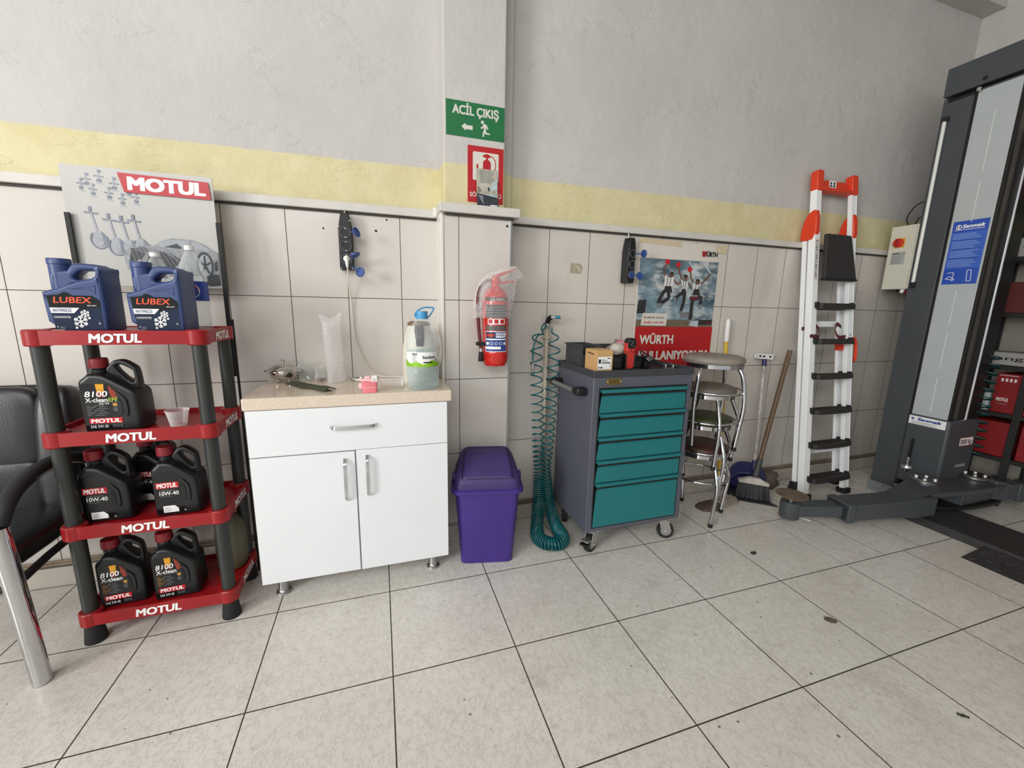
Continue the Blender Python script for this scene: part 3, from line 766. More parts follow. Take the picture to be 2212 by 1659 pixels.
GLASS = clear('clear glass', (248, 250, 249), 0.93, 0.03, 12)
TEA = mat('tea dregs', (120, 52, 20), 0.15)
t = thing('glass_mug', 'straight clear glass with a teaspoon in it beside the sugar bowl', 'glass', (-.376, -.070, ZT))
MB().lathe([(.001, .004), (.026, .004), (.028, 0), (.0300, .002), (.0315, .074), (.0300, .0745), (.0285, .008), (.001, .007)], GLASS, 32).build('body', t, smooth=50)
tag(MB().tube([(-.412, -.052, ZT+.079), (-.392, -.062, ZT+.050), (-.362, -.078, ZT+.012)], [.0016, .0018, .003], POL, 8).build('teaspoon'), 'steel teaspoon leaning inside the straight clear glass', 'spoon')
t = thing('tea_glass', 'waisted tea glass with brown dregs by the tall cup sleeve', 'tea glass', (-.312, -.092, ZT))
tp = [(.017, .0), (.023, .006), (.025, .018), (.022, .034), (.0185, .046), (.021, .060), (.0265, .074)]
MB().lathe([(.001, .003)]+tp+[(.0255, .0745)]+[(r-.0016, z) for r, z in reversed(tp[1:])]+[(.001, .009)], GLASS, 32).build('body', t, smooth=50)
MB().lathe([(.001, .0065), (.0195, .0068), (.0225, .012), (.0215, .0145), (.001, .014)], TEA, 28).build('tea', t, smooth=50)

# sleeve of nested disposable cups
SLEEVE = clear('crinkled wrap', (252, 252, 252), 0.88, 0.18, 70, wrinkle=.5)
st = thing('cup_sleeve', 'tall wrapped column of nested clear disposable cups on the worktop', 'disposable cups', (-.236, -.128, ZT), rot=(0, math.radians(-2.0), 0))
m = MB(); n = 20
for i in range(n):
    z = .004+i*.0128; m.lathe([(.034, z), (.036, z+.010), (.0375, z+.011), (.036, z+.0122)], CUPM, 26, capb=(i == 0), capt=False)
m.lathe([(.030, .259), (.037, .285)], CUPM, 26, capb=False, capt=False)
m.build('nested_cups', st, smooth=40)
rings = []
for j in range(22):
    z = .001+.310*j/21; rg = []
    for i in range(30):
        a = 2*PI*i/30; q = noise.noise(Vector((math.cos(a)*2.2, math.sin(a)*2.2, z*22)))
        r = .040+.004*q+(.005*max(0, (z-.27)/.04) if z > .27 else 0)
        if z > .285: r *= 1-.12*math.sin(3*a)
        rg.append((r*math.cos(a), r*math.sin(a), z+(.012*math.sin(2*a+1) if j == 21 else 0)))
    rings.append(rg)
MB().loft(rings, SLEEVE, cap=False).build('wrapper', st, smooth=180)

# sink strainer, pink containers, cloth, lying cup
t = thing('sink_strainer', 'flat round steel sink strainer lying behind the pink container', 'strainer', (-.138, -.085, ZT))
MB().ring((0, 0, .004), .036, .004, POL, 36, 8).lathe([(.001, .006), (.012, .0055), (.013, .003)], POL, 20).build('rim', t)
m = MB()
for k in range(6): a = PI*k/3; m.tube([(.012*math.cos(a), .012*math.sin(a), .004), (.034*math.cos(a), .034*math.sin(a), .003)], .0025, POL, 8)
m.build('spoke_grid', t)
MB().lathe([(.033, .0008), (.033, .0012)], BLACKM, 24).build('base', t)
PINK = mat('translucent pink plastic', (232, 128, 138), 0.3, 0, 0.06, 12)
PINKL = mat('pale pink plastic', (238, 190, 190), 0.35, 0, 0.04)
t = thing('pink_container', 'small pink plastic container with a white screw cap at the worktop edge', 'container', (-.082, -.395, ZT), 0.05)
MB().rbox(-.030, .030, -.024, .024, 0, .046, .009, PINK).rbox(-.030, .030, -.0245, .0245, .021, .024, .009, PINKL).build('body', t, bevel=.004)
MB().lathe([(.014, 0), (.014, .006), (.015, .008), (.015, .014), (.012, .015)], PINKL, 20, (-.045, 0, .026), 'x').build('cap', t)
t = thing('pink_bracket', 'pale pink plastic clip with a white tag lying on the pink container', 'clip', (-.082, -.392, ZT+.046), -0.15)
MB().rbox(-.032, .014, -.015, .015, 0, .012, .004, PINKL).rbox(-.020, .006, -.012, .012, .012, .022, .004, PINKL).cyl((-.030, -.002, .006), (-.040, -.002, .006), .008, PINKL).build('clip', t, bevel=.002)
g = MB().box(.010, .034, -.017, .002, -.004, .026, PAPER).build('tag', t, bevel=.001)
p = Print(front(-.017)); [p.rect(.016, .003+.004*i, .028-.003*(i % 2), .0045+.004*i, INKG) for i in range(3)]; p.build('print', g, smooth=0)
t = thing('tipped_cup', 'clear plastic cup lying on its side against the water bottle', 'cup', (.010, -.322, ZT+.0235), -0.08)
MB().lathe([(.001, -.048), (.018, -.049), (.0205, .044), (.0195, .044), (.0175, -.046)], CUPM, 28, (0, 0, 0), 'x', capt=False).build('body', t, smooth=50)
MB().lathe([(.0215, .043), (.0235, .044), (.0235, .050), (.0215, .051), (.0195, .049), (.0195, .044)], CAPW, 28, (0, 0, 0), 'x', capb=False, capt=False).build('rim', t)
GREENC = mat('olive green cloth', (66, 70, 48), 0.9, 0, 0.2, 60, 0.3, 300)
v = []; f = []; nu, nv = 30, 8
a, b = Vector((-.428, -.150, 0)), Vector((-.238, -.350, 0)); ax = b-a; sd = Vector((ax.y, -ax.x, 0)).normalized()*-1
for i in range(nu+1):
    for j in range(nv+1):
        s_ = i/nu; q = j/nv-.5; w = .058*(1+.10*math.sin(s_*17))
        pnt = a+ax*s_+sd*(q*w+.004*math.sin(s_*11))
        z = .005+.005*math.cos(q*PI)+.003*noise.noise(pnt*55)+(.012*(s_-.85)/.15*max(0, .5-abs(q)) if s_ > .85 else 0)
        v.append((pnt.x, pnt.y, ZT+max(.0015, z)))
for i in range(nu):
    for j in range(nv): k = i*(nv+1)+j; f.append((k, k+nv+1, k+nv+2, k+1))
o = MB().add(v, f, GREENC).build('folded_cloth', smooth=180); so = o.modifiers.new('thickness', 'SOLIDIFY'); so.thickness = .0035; so.offset = 1
tag(o, 'crumpled strip of olive green cloth lying across the worktop', 'cloth')

# five-litre water bottle
WPET = clear('water bottle plastic', (248, 252, 252), 0.92, 0.05, 26, wrinkle=.15)
WATER = clear('water', (238, 246, 247), 0.95, 0.02, 18, (222, 232, 236))
CAPB = mat('light blue cap', (72, 150, 200), 0.4, 0, 0.05)
BADEMG = mat('label green hill', (138, 190, 40), 0.35, 0, 0.12, 30)
t = thing('water_bottle', 'large clear water jug with light blue cap and carrying ring on the worktop', 'water bottle', (.146, -.348, ZT))
R = .0715
prof = [(.004, .008), (.045, .002), (.060, 0), (.069, .010), (R, .028), (R*.975, .048), (R, .060), (R, .088), (R*.96, .094), (R*.985, .100), (R*.985, .172), (R*.96, .178), (R, .184), (R*.985, .196), (R, .204), (R*.985, .214), (R*.97, .226), (R*.80, .258), (R*.52, .292), (.026, .312), (.024, .318)]
MB().lathe(prof, WPET, 44, capt=False).build('body', t, smooth=60)
MB().lathe([(.004, .010), (.045, .004), (.060, .002), (.067, .012), (R-.002, .030), (R*.975-.002, .048), (R-.002, .060), (R-.002, .088), (R*.96-.002, .094), (R*.985-.002, .100), (R*.985-.002, .168), (.001, .168)], WATER, 40).build('water', t, smooth=60)
MB().lathe([(.0275, .308), (.0275, .322), (.0255, .324), (.0255, .338), (.0245, .342), (.001, .342)], CAPB, 30).build('cap', t)
lp = catmull([(-.030, -.004, .318), (-.026, -.006, .336), (.004, -.004, .356), (.044, .0, .358), (.052, .002, .352), (.040, .004, .330), (.030, .004, .316)], 6)
MB().tube(lp, .0034, CAPB, 10).build('carrying_ring', t)
RL = R*.985+.0006
cyl = lambda u, v_, q: ((RL+q)*math.sin(u/RL), -(RL+q)*math.cos(u/RL), v_)
p = Print(cyl, .0005)
p.rect(-.118, .104, .118, .168, INKW, 40).up()
hill = [(-.118+.236*i/40, .124+.006*math.sin(i*.55)+.004*math.sin(i*.23+1)) for i in range(41)]
for i in range(40): p.poly([(hill[i][0], .104), (hill[i+1][0], .104), hill[i+1], hill[i]], BADEMG)
p.up(); p.text('badem', .022, .140, .0145, INKK, w=.056, bold=.012)
p.rect(-.004, .121, .036, .126, INKK, 6)
for x in (.050, .056): p.poly([(x, .128), (x+.003, .128), (x+.0045, .140), (x+.001, .136)], INKK)
for i in range(5): p.rect(-.052, .128+.006*i, -.030-.004*(i % 3), .130+.006*i, INKG, 3)
for i in range(4): p.rect(-.052+.006*i, .156, -.049+.006*i, .164, INKK)
p.build('label', t, smooth=0)

# electric kettle behind the bottle and its cord
KETW = mat('cream kettle plastic', (220, 214, 200), 0.4, 0, 0.06, 10)
KETB = mat('scorched kettle rim', (112, 92, 66), 0.5, 0, 0.2, 20)
ket = thing('electric_kettle', 'worn cream electric kettle with black spout standing behind the water jug', 'kettle', (.150, -.150, ZT))
MB().lathe([(.082, .0), (.084, .018), (.080, .022), (.082, .028), (.081, .10), (.076, .18), (.064, .235), (.051, .272)], KETW, 36).build('body', ket, smooth=40)
MB().lathe([(.052, .270), (.055, .274), (.053, .282), (.040, .290), (.002, .292)], KETB, 32).lathe([(.006, .290), (.006, .318), (.0045, .326), (.001, .327)], KETW, 12, (-.01, -.01, 0)).build('lid', ket)
MB().tube(catmull([(.058, .0, .235), (.092, 0, .225), (.104, 0, .16), (.098, 0, .09), (.075, 0, .055)], 7), .010, KETW, 12, sq=1.2).build('handle', ket)
MB().prism([(-.03, -.054), (.022, -.058), (.012, -.082), (-.016, -.082)], .175, .270, BLACK, 'z', [(-.026, -.05), (.02, -.052), (.016, -.07), (-.02, -.07)]).build('spout', ket, bevel=.004)
CORD = mat('cream cable', (214, 206, 190), 0.5, 0, 0.05)
cord = thing('kettle_cord', 'thin cream mains cord hanging from the lower socket down to the kettle', 'cord', (0, 0, 0))
pts = catmull([(-.166, -.058, 1.455), (-.166, -.050, 1.425), (-.166, -.034, 1.36), (-.160, -.016, 1.29), (-.157, -.012, 1.20), (-.151, -.012, 1.12), (-.138, -.012, 1.06), (-.110, -.014, .985), (-.070, -.030, .930), (-.030, -.050, .915), (.02, -.055, .9135), (.07, -.075, .9135), (.10, -.125, .918)], 8)
MB().tube(pts, .0035, CORD, 8).build('cable', cord, smooth=180)
MB().lathe([(.018, 0), (.0185, .012), (.014, .018), (.009, .020)], CAPW, 24, (-.168, -.038, 1.484), 'y').build('plug', cord)
MB().tube([(-.168, -.056, 1.494), (-.167, -.060, 1.470), (-.166, -.058, 1.445)], [.010, .0085, .0055], CAPW, 12).build('plug_grip', cord)

# ---------------------------------------------------------------- hanging socket strips
BLUE_CAP = mat('blue socket cap', (48, 78, 140), 0.45, 0, 0.08, 14)
GREYR = mat('socket rim grey', (84, 84, 88), 0.4)
def socket_strip(label, x, z0, rz, caps):
    t = thing('socket_strip', label, 'socket strip', (x, -0.002, z0), rz, 'hanging socket strips')
    poly = [(-.031, 0), (.031, 0), (.031, .185), (.017, .256), (-.017, .256), (-.031, .185)]
    MB().prism(poly, -.052, 0, BLACK, 'y').build('body', t, bevel=.004)
    MB().cyl((0, -.014, .254), (0, -.014, .285), .004, CORD).build('cable', t)
    for k, z in enumerate((.166, .106, .047)):
        s = MB().lathe([(.0225, 0), (.0248, 0), (.0248, .006), (.0215, .006), (.0205, -.010), (.001, -.010)], GREYR, 30, (0, -.052, z), 'y', capb=False).build('socket', t)
        m = MB()
        for q in (-.0095, .0095): m.lathe([(.0026, 0), (.0026, .0006)], BLACKM, 10, (q, -.0432, z), 'y')
        for q in (-.019, .019): m.box(-.003, .003, -.056, -.046, z+q-.002, z+q+.002, ZINC)
        m.build('contact', s)
    for q in ((-.026, .193), (.022, .222), (-.025, .005), (.025, .005), (.025, .075)):
        MB().lathe([(.003, 0), (.0035, .001), (.002, .002)], ZINC, 10, (q[0], -.052, q[1]), 'y').build('screw', t)
    for (cx, cy, cz), nrm, hinge in caps:
        q = Vector(nrm).normalized().to_track_quat('Z', 'X').to_matrix().to_4x4()
        m = MB(); m.M = Matrix.Translation((cx, cy, cz)) @ q
        m.lathe([(.001, .0), (.020, .0), (.0225, .002), (.0225, .0075), (.0205, .0075), (.0195, .003), (.001, .003)], BLUE_CAP, 26)
        m.M = Matrix.Identity(4)
        m.tube([hinge, ((hinge[0]+cx)/2, (hinge[1]+cy)/2-.003, (hinge[2]+cz)/2), (cx, cy, cz)], .004, BLUE_CAP, 8)
        m.build('socket_cap', t)
    return t
socket_strip('black socket strip with a cream plug in it, hanging above the worktop', -0.168, 1.434, 0.0,
             [((.047, -.085, .165), (.8, -.55, .35), (.024, -.052, .172)), ((.042, -.085, .062), (-.35, .25, .9), (.024, -.052, .052)), ((.062, -.085, -.012), (-.55, -.75, .1), (.028, -.052, .012))])
socket_strip('black socket strip without any plug, hanging next to the sky poster', 1.376, 1.428, 0.28,
             [((.052, -.088, .168), (.95, -.15, .1), (.024, -.052, .168)), ((-.002, -.0625, .047), (0, 1, 0), (.012, -.052, .050)), ((.046, -.075, .040), (-.2, -.95, .3), (.024, -.054, .046))])

# ---------------------------------------------------------------- signs on the column
SGN_G = mat('green sign', (30, 108, 62), 0.4, 0, 0.04)
SGN_R = mat('red sign', (178, 26, 34), 0.4, 0, 0.04)
SGN_W = mat('sign white', (214, 210, 200), 0.45, 0, 0.03)
t = thing('exit_sign', 'green emergency exit sign with white arrow and running figure', 'sign', (.2965, -.1205, 2.060))
W, H = .2825, .150
MB().box(0, W, -.003, 0, 0, H, SGN_G).build('panel', t, bevel=.0006)
p = Print(front(-.003))
p.text('ACİL ÇIKIŞ', W*.5, H*.635, .038, SGN_W, w=W*.78, bold=.030)
p.poly([(W*.255, H*.29), (W*.325, H*.40), (W*.325, H*.34), (W*.445, H*.34), (W*.445, H*.22), (W*.325, H*.22), (W*.325, H*.17)], SGN_W)
k = lambda a, b: (W*(.56+a*.20), H*(.07+b*.46))
p.poly(circ(*k(.26, .90), .0075, 16), SGN_W)
p.poly([k(*q) for q in [(.36, .80), (.50, .82), (.66, .72), (.78, .52), (.70, .47), (.58, .62), (.56, .42), (.62, .28), (.92, .26), (.93, .18), (.52, .18), (.44, .28), (.40, 0), (.28, 0), (.30, .26), (.40, .46), (.36, .62), (.26, .50), (.10, .50), (.11, .58), (.22, .59)]], SGN_W)
p.build('printing', t, smooth=0)
t = thing('extinguisher_sign', 'red sign picturing a fire extinguisher, partly covered by a leaflet', 'sign', (.3985, -.1205, 1.775))
W, H = .178, .253
MB().box(0, W, -.002, 0, 0, H, SGN_R).build('panel', t, bevel=.0005)
p = Print(front(-.002))
p.poly(rrect(W*.14, H*.40, W*.86, H*.90, .006), SGN_W).up()
p.poly([(W*q[0], H*q[1]) for q in [(.42, .42), (.64, .42), (.64, .72), (.60, .77), (.46, .77), (.42, .72)]], SGN_R)
p.rect(W*.50, H*.76, W*.56, H*.80, SGN_R)
p.poly([(W*q[0], H*q[1]) for q in [(.40, .83), (.44, .86), (.54, .88), (.62, .86), (.62, .82), (.54, .80), (.44, .82)]], SGN_R)
p.line([(W*q[0], H*q[1]) for q in [(.60, .845), (.70, .835), (.77, .77), (.78, .68), (.74, .58), (.72, .50)]], .0042, SGN_R)
p.rect(W*.24, H*.56, W*.29, H*.68, SGN_R)
p.text('SÖNDÜRÜCÜ', W*.5, H*.10, .020, SGN_W, w=W*.88, bold=.02)
p.build('printing', t, smooth=0)
LEAF_T = mat('leaflet pale photo', (176, 172, 158), 0.3, 0, 0.25, 26)
LEAF_D = mat('leaflet dark slate', (52, 58, 66), 0.3, 0, 0.15, 20)
LEAF_B = mat('leaflet pale blue', (176, 192, 198), 0.3, 0, 0.1, 30)
t = thing('leaflet', 'small printed leaflet with dark lower half propped on the column ledge', 'leaflet', (.4395, -.148, 1.7535), rot=(math.radians(-7.5), 0, 0))
MB().box(0, .104, -.0008, 0, 0, .176, LEAF_T).build('sheet', t, smooth=0)
p = Print(front(-.0008))
p.poly([(0, 0), (.104, 0), (.104, .044), (.060, .058), (.030, .056), (0, .060)], LEAF_D)
p.poly([(.070, .075), (.104, .090), (.104, .140), (.080, .110)], LEAF_B).up()
p.poly([(.058, .072), (.066, .078), (.060, .094), (.055, .090)], LEAF_D); p.poly([(.084, .068), (.090, .070), (.086, .078)], LEAF_D)
for i in range(5): p.rect(.004, .064+.006*i, .014+.004*((i*3) % 4), .0665+.006*i, INKK)
for i in range(9): p.rect(.014+.002*(i % 3), .112+.0065*i, .072+.006*((i*5) % 4), .1136+.0065*i, INKG)
p.poly([(.030, .056), (.100, .046), (.078, .060)], LEAF_B); p.poly([(.004, .052), (.034, .006), (.030, .05)], INKG); p.rect(.066, .004, .100, .009, INKW)
p.build('printing', t, smooth=0)
t = MB().box(.592, .602, -.1365, -.135, 1.668, 1.679, BLACKM).build('tile_tag', smooth=0)
tag(t, 'tiny black square tag stuck at the top of the column tiles', 'tag')
TAPE = mat('aged clear tape', (168, 158, 138), 0.35, 0, 0.12, 50)
v = []
o = Print(front(0)).poly([(1.019, 1.477), (1.022, 1.527), (1.030, 1.529), (1.086, 1.527), (1.098, 1.512), (1.094, 1.478), (1.080, 1.470), (1.028, 1.472), (1.016, 1.473)], TAPE).up().poly([(1.048, 1.520), (1.072, 1.508), (1.088, 1.488), (1.080, 1.482), (1.066, 1.500)], mat('tape crease', (196, 188, 170), .3)).build('tape_patch', smooth=0)
tag(o, 'square scrap of old brownish tape stuck on the tiles by the extinguisher', 'tape')

# ---------------------------------------------------------------- fire extinguisher with a bag over its head
EXT = mat('extinguisher red', (198, 34, 28), 0.22, 0, 0.05, 6, coat=.4)
ext = thing('fire_extinguisher', 'red fire extinguisher on the column with a clear bag tied over its head', 'fire extinguisher', (.519, -.215, .985))
R = .0655
MB().lathe([(.046, .004), (.052, 0), (.060, .012), (R, .030), (R, .060), (R+.001, .062), (R+.001, .066), (R, .068), (R, .325), (R*.92, .350), (R*.66, .372), (.024, .382), (.020, .388), (.020, .402)], EXT, 48).build('cylinder', ext, smooth=30)
m = MB()
for k in range(7):
    a = 2*PI*k/7; m.lathe([(.002, -.004), (.012, -.001), (.016, .006)], EXT, 14, (.044*math.cos(a), .044*math.sin(a), 0))
m.build('base_lug', ext)
MB().lathe([(.024, .398), (.026, .404), (.026, .422), (.018, .428), (.010, .440)], EXT, 24).build('valve', ext)
MB().prism([(-.02, .418), (.105, .470), (.110, .480), (.02, .452), (-.02, .440)], -.010, .010, EXT, 'y').build('trigger', ext, bevel=.003)
MB().prism([(-.01, .408), (.090, .420), (.095, .412), (.02, .398)], -.010, .010, EXT, 'y').build('carry_handle', ext, bevel=.003)
HOSE = mat('dark red hose', (92, 30, 34), 0.5, 0, 0.15, 30)
hp = catmull([(-.012, -.004, .418), (-.055, -.010, .408), (-.088, -.016, .360), (-.094, -.018, .290), (-.090, -.018, .200), (-.082, -.020, .120), (-.078, -.022, .085)], 7)
MB().tube(hp, .0085, HOSE, 12).build('hose', ext, smooth=180)
MB().lathe([(.0095, .070), (.0095, .086)], ZINC, 14, (-.078, -.022, 0)).lathe([(.0125, .022), (.0145, .026), (.011, .068), (.009, .070)], BLACKM, 16, (-.078, -.022, 0), sy=.8).build('nozzle', ext)
MB().box(-.100, -.058, -.036, .0, .100, .118, BLACKM).build('hose_clip', ext, bevel=.003)
MB().box(-.03, .03, .060, .078, .28, .34, BLACKM).build('wall_bracket', ext, bevel=.002)
XB = mat('extinguisher label blue', (44, 70, 142), 0.3, 0, 0.05)
RL = R+.0006
cyl = lambda u, v_, q: ((RL+q)*math.sin(u/RL), -(RL+q)*math.cos(u/RL), v_)
p = Print(cyl, .0005); c0 = -.012; NU = 12
A = lambda a, b, c, e, mt, n=NU: p.rect(c0+a*.058, b, c0+c*.058, e, mt, n)
A(-1, .072, 1, .172, INKW); p.up(); A(-.96, .075, .96, .169, XB)
A(-1.0, .176, 1, .200, mat('label grey block', (92, 88, 84), .4)); A(-.75, .206, .75, .232, INKW); A(-1, .238, 1, .300, INKK)
A(-1.05, .318, 1.05, .334, INKK); p.up()
p.text('GLOBAL', c0+.008, .320, .011, SGN_W, w=.072, bold=.02)
for i in range(4): A(-.98, .246+.013*i, .98, .250+.013*i, INKG)
for i in range(3): A(-.68+.50*i, .210, -.34+.50*i, .229, SGN_R, 3)
A(-.92, .140, -.12, .166, INKK, 5); A(-.94, .085, .4, .098, INKW); A(-.04, .152, .9, .165, INKW); A(-.04, .142, .85, .149, INKW); A(-.90, .130, .9, .136, INKW); p.up()
A(-.86, .146, -.18, .160, SGN_R, 4)
for i in range(5): p.poly(circ(c0-.043+.0215*i, .113, .0076, 14), INKW)
p.up()
for i in (1, 2, 3): p.poly(circ(c0-.043+.0215*i, .113, .0056, 12), XB)
for i in range(3): A(-.02, .154+.004*i, .6+.1*i, .1555+.004*i, XB, 4)
p.build('label', ext, smooth=0)
BAG = clear('crumpled polythene', (252, 250, 248), 0.86, 0.08, 14, wrinkle=.5)
bag = thing('plastic_bag', 'crumpled clear polythene bag tied over the extinguisher head', 'plastic bag', (.519, -.215, 1.22))
rings = []; NR = 64
for j in range(NR):
    s_ = j/(NR-1); z = -.005+.155*s_ if s_ < .62 else None
    rg = []
    base = [(0.0, -.018, 0.0, .094), (.12, -.014, .022, .096), (.2, -.014, .040, .098), (.3, -.010, .060, .097), (.45, -.004, .105, .098), (.6, .012, .150, .090), (.72, .034, .185, .074), (.84, .066, .212, .050), (.92, .090, .218, .040), (1.0, .122, .224, .038)]
    for q in range(len(base)-1):
        if base[q][0] <= s_ <= base[q+1][0]:
            w = (s_-base[q][0])/(base[q+1][0]-base[q][0]); cx, cz, rr = [base[q][i]+(base[q+1][i]-base[q][i])*w for i in (1, 2, 3)]
    tilt = math.radians(55)*max(0, (s_-.45)/.55)
    for i in range(84):
        a = 2*PI*i/84; cr = abs(noise.noise(Vector((math.cos(a)*3.0+s_*3, math.sin(a)*3.0, s_*6))))+.35*abs(noise.noise(Vector((math.cos(a)*6+4, math.sin(a)*6+s_*5, s_*9)))); nn = noise.noise(Vector((math.cos(a)*1.7, math.sin(a)*1.7, s_*4.5)))+.6*noise.noise(Vector((math.cos(a)*4, math.sin(a)*4, s_*9)))
        fold = 1+.05*nn-.13*cr+.04+(.05*math.sin(30*s_)*max(0, 1-abs(s_-.12)/.12))
        lx = rr*fold*math.cos(a); ly = rr*.82*fold*math.sin(a)
        rg.append((cx+lx*math.cos(tilt), ly+.004, cz-lx*math.sin(tilt)+.006*nn))
    rings.append(rg)
MB().loft(rings, BAG, cap=False).build('bag', bag, smooth=50)

# ---------------------------------------------------------------- purple swing bin
PURP = mat('purple plastic', (64, 42, 124), 0.42, 0, 0.08, 7)
PURPD = mat('scuffed purple lid', (60, 46, 102), 0.55, 0, 0.15, 11)
bn = thing('swing_bin', 'purple plastic waste bin with swing lid between cabinet and coiled hose', 'waste bin', (.460, -.298, 0), -0.20)
def rr_ring(hx, hy, r, z, n=6): hx *= 1.045; return [(x, y, z) for x, y in rrect(-hx, -hy, hx, hy, r, n)]
MB().loft([rr_ring(.118, .098, .03, 0), rr_ring(.125, .105, .03, .004), rr_ring(.1275, .1065, .03, .05), rr_ring(.150, .124, .035, .385), rr_ring(.151, .125, .035, .395)], PURP).build('body', bn, smooth=40)
MB().loft([rr_ring(.152, .126, .036, .384), rr_ring(.168, .141, .045, .388), rr_ring(.169, .142, .045, .404), rr_ring(.160, .134, .042, .408), rr_ring(.156, .131, .04, .410)], PURP).build('rim', bn, smooth=40)
MB().loft([rr_ring(.157, .131, .042, .408), rr_ring(.155, .129, .042, .430), rr_ring(.151, .125, .045, .458)] + [[(x*(1-.055*k), y*(1-.12*k)+.014*k, .458+(.070)*(1-(1-k/5)**2)+.012*(k/5)*(y/.12)) for x, y, z in rr_ring(.150, .124, .046, 0)] for k in range(1, 6)], PURPD).build('lid', bn, smooth=50)
def dome(x, y): return .537+.0*x
fl = []; nu, nv = 14, 14
v = []; f = []
for i in range(nu+1):
    for j in range(nv+1):
        u_, w_ = i/nu*2-1, j/nv
        y = -.118+.190*w_; z = .449+.086*math.sin(min(1, w_*1.02)*PI/2)**.85
        v.append((u_*(.122-.014*w_), y, z+.004*(1-u_*u_)))
for i in range(nu):
    for j in range(nv): k = i*(nv+1)+j; f.append((k, k+nv+1, k+nv+2, k+1))
o = MB().add(v, f, PURPD).build('flap', bn, smooth=60); so = o.modifiers.new('t', 'SOLIDIFY'); so.thickness = .010; so.offset = 1
for s in (-1, 1): MB().lathe([(.022, -.004), (.026, .0), (.026, .010), (.020, .014)], PURP, 20, (s*.163-.005, -.015, .432), 'x').build('hinge_lug', bn)
sm = []
for i in range(15): sm.append(v[i*15])
for j in range(1, 15): sm.append(v[14*15+j])
for i in range(13, -1, -1): sm.append(v[i*15+14])
for j in range(13, 0, -1): sm.append(v[j])
MB().tube([(p_[0]*1.022, p_[1]-.003, p_[2]+.0075) for p_ in sm], .0034, mat('dark flap gap', (34, 24, 58), .6), 6, closed=True).build('flap_gap', bn)

# ---------------------------------------------------------------- air pipe and green coiled hose
PIPEM = mat('cream painted pipe', (196, 184, 166), 0.5, 0, 0.1, 12)
pipe = thing('air_pipe', 'cream painted compressed-air pipe rising up the tiles with a tap on top', 'pipe', (.885, -.022, 0))
MB().cyl((0, 0, .0), (-.004, 0, 1.16), .0125, PIPEM, n=18).build('riser', pipe)
for z in (.42, .86, 1.10): MB().lathe([(.017, z), (.017, z+.018)], PIPEM, 16).box(-.026, .0, -.008, .022, z+.003, z+.013, PIPEM).build('pipe_clip', pipe, bevel=.002)
MB().lathe([(.014, 1.155), (.016, 1.17), (.016, 1.185), (.012, 1.19), (.012, 1.205)], ZINC, 14, (-.004, 0, 0)).build('collar', pipe)
MB().tube([(-.004, 0, 1.19), (-.002, -.014, 1.214), (.004, -.030, 1.222)], .014, BLACK, 14).cyl((.004, -.030, 1.222), (.052, -.046, 1.224), .009, ZINC).build('tap', pipe)
TEALC = mat('teal anodised coupler', (60, 150, 168), 0.3, 0.6, 0.05)
COILG = mat('teal green hose', (14, 92, 96), 0.28, 0, 0.08, 9)
coil = thing('coiled_hose', 'teal green spiral air hose hanging in two strands with a loop on the floor', 'air hose', (0, 0, 0))
axis = catmull([(.862, -.062, 1.168), (.802, -.082, 1.10), (.800, -.085, .90), (.812, -.088, .70), (.822, -.092, .50), (.828, -.110, .34), (.806, -.165, .17), (.764, -.255, .055), (.748, -.325, .042), (.772, -.382, .042), (.818, -.402, .042), (.866, -.380, .042), (.884, -.322, .042), (.882, -.250, .055), (.868, -.165, .17), (.862, -.110, .34), (.880, -.092, .50), (.890, -.088, .70), (.897, -.085, .90), (.904, -.082, 1.10), (.892, -.062, 1.170)], 24)
L = [0.0]
for a, b in zip(axis, axis[1:]): L.append(L[-1]+(Vector(b)-Vector(a)).length)
tot = L[-1]
def at_len(s_):
    s_ = max(0, min(tot*.99999, s_)); lo = 0
    import bisect
    lo = min(len(L)-2, max(0, bisect.bisect_right(L, s_)-1)); w = (s_-L[lo])/(L[lo+1]-L[lo])
    p_, q_ = Vector(axis[lo]), Vector(axis[lo+1]); return p_.lerp(q_, w), (q_-p_).normalized()
pts = []; s_ = 0; ph = 0.0; N = None; step = 2*PI/14
while s_ < tot:
    c, T = at_len(s_)
    if N is None: N = T.orthogonal().normalized()
    N = (N-T*N.dot(T)).normalized(); B = T.cross(N)
    e = abs(s_/tot-.5)*2                      # 0 in the floor loop, 1 at the tap
    pitch = .0125+.066*max(0, (e-.33)/.67)**.75
    rad = .034 if e < .93 else .034*max(.12, (1-e)/.07)
    rad *= (1+.04*noise.noise(Vector((s_*9, 0, 0))))
    pts.append(tuple(c+(N*math.cos(ph)+B*math.sin(ph))*rad)); ph += step; s_ += pitch*step/(2*PI)
MB().tube(pts, .0042, COILG, 6).build('spiral', coil, smooth=180)
MB().cyl((.052, -.078, 1.223), (.078, -.086, 1.223), .0095, TEALC, n=18).cyl((.078, -.086, 1.223), (.083, -.0875, 1.223), .008, ZINC, n=18).build('coupler', coil, loc=(.858, 0.012, 0))
MB().tube(catmull([(.862, -.062, 1.168), (.838, -.085, 1.19), (.818, -.09, 1.165), (.83, -.085, 1.14)], 6), .0042, COILG, 8).tube(catmull([(.838, -.07, 1.13), (.792, -.10, 1.12), (.768, -.11, 1.06), (.765, -.11, .985)], 7), .0042, COILG, 8).build('hose_tail', coil, smooth=180)
MB().lathe([(.0055, 0), (.008, .004), (.008, .014), (.0095, .018), (.0095, .034), (.0065, .038), (.0065, .052)], ZINC, 16).build('quick_coupling', coil, loc=(.768, -.11, .925))

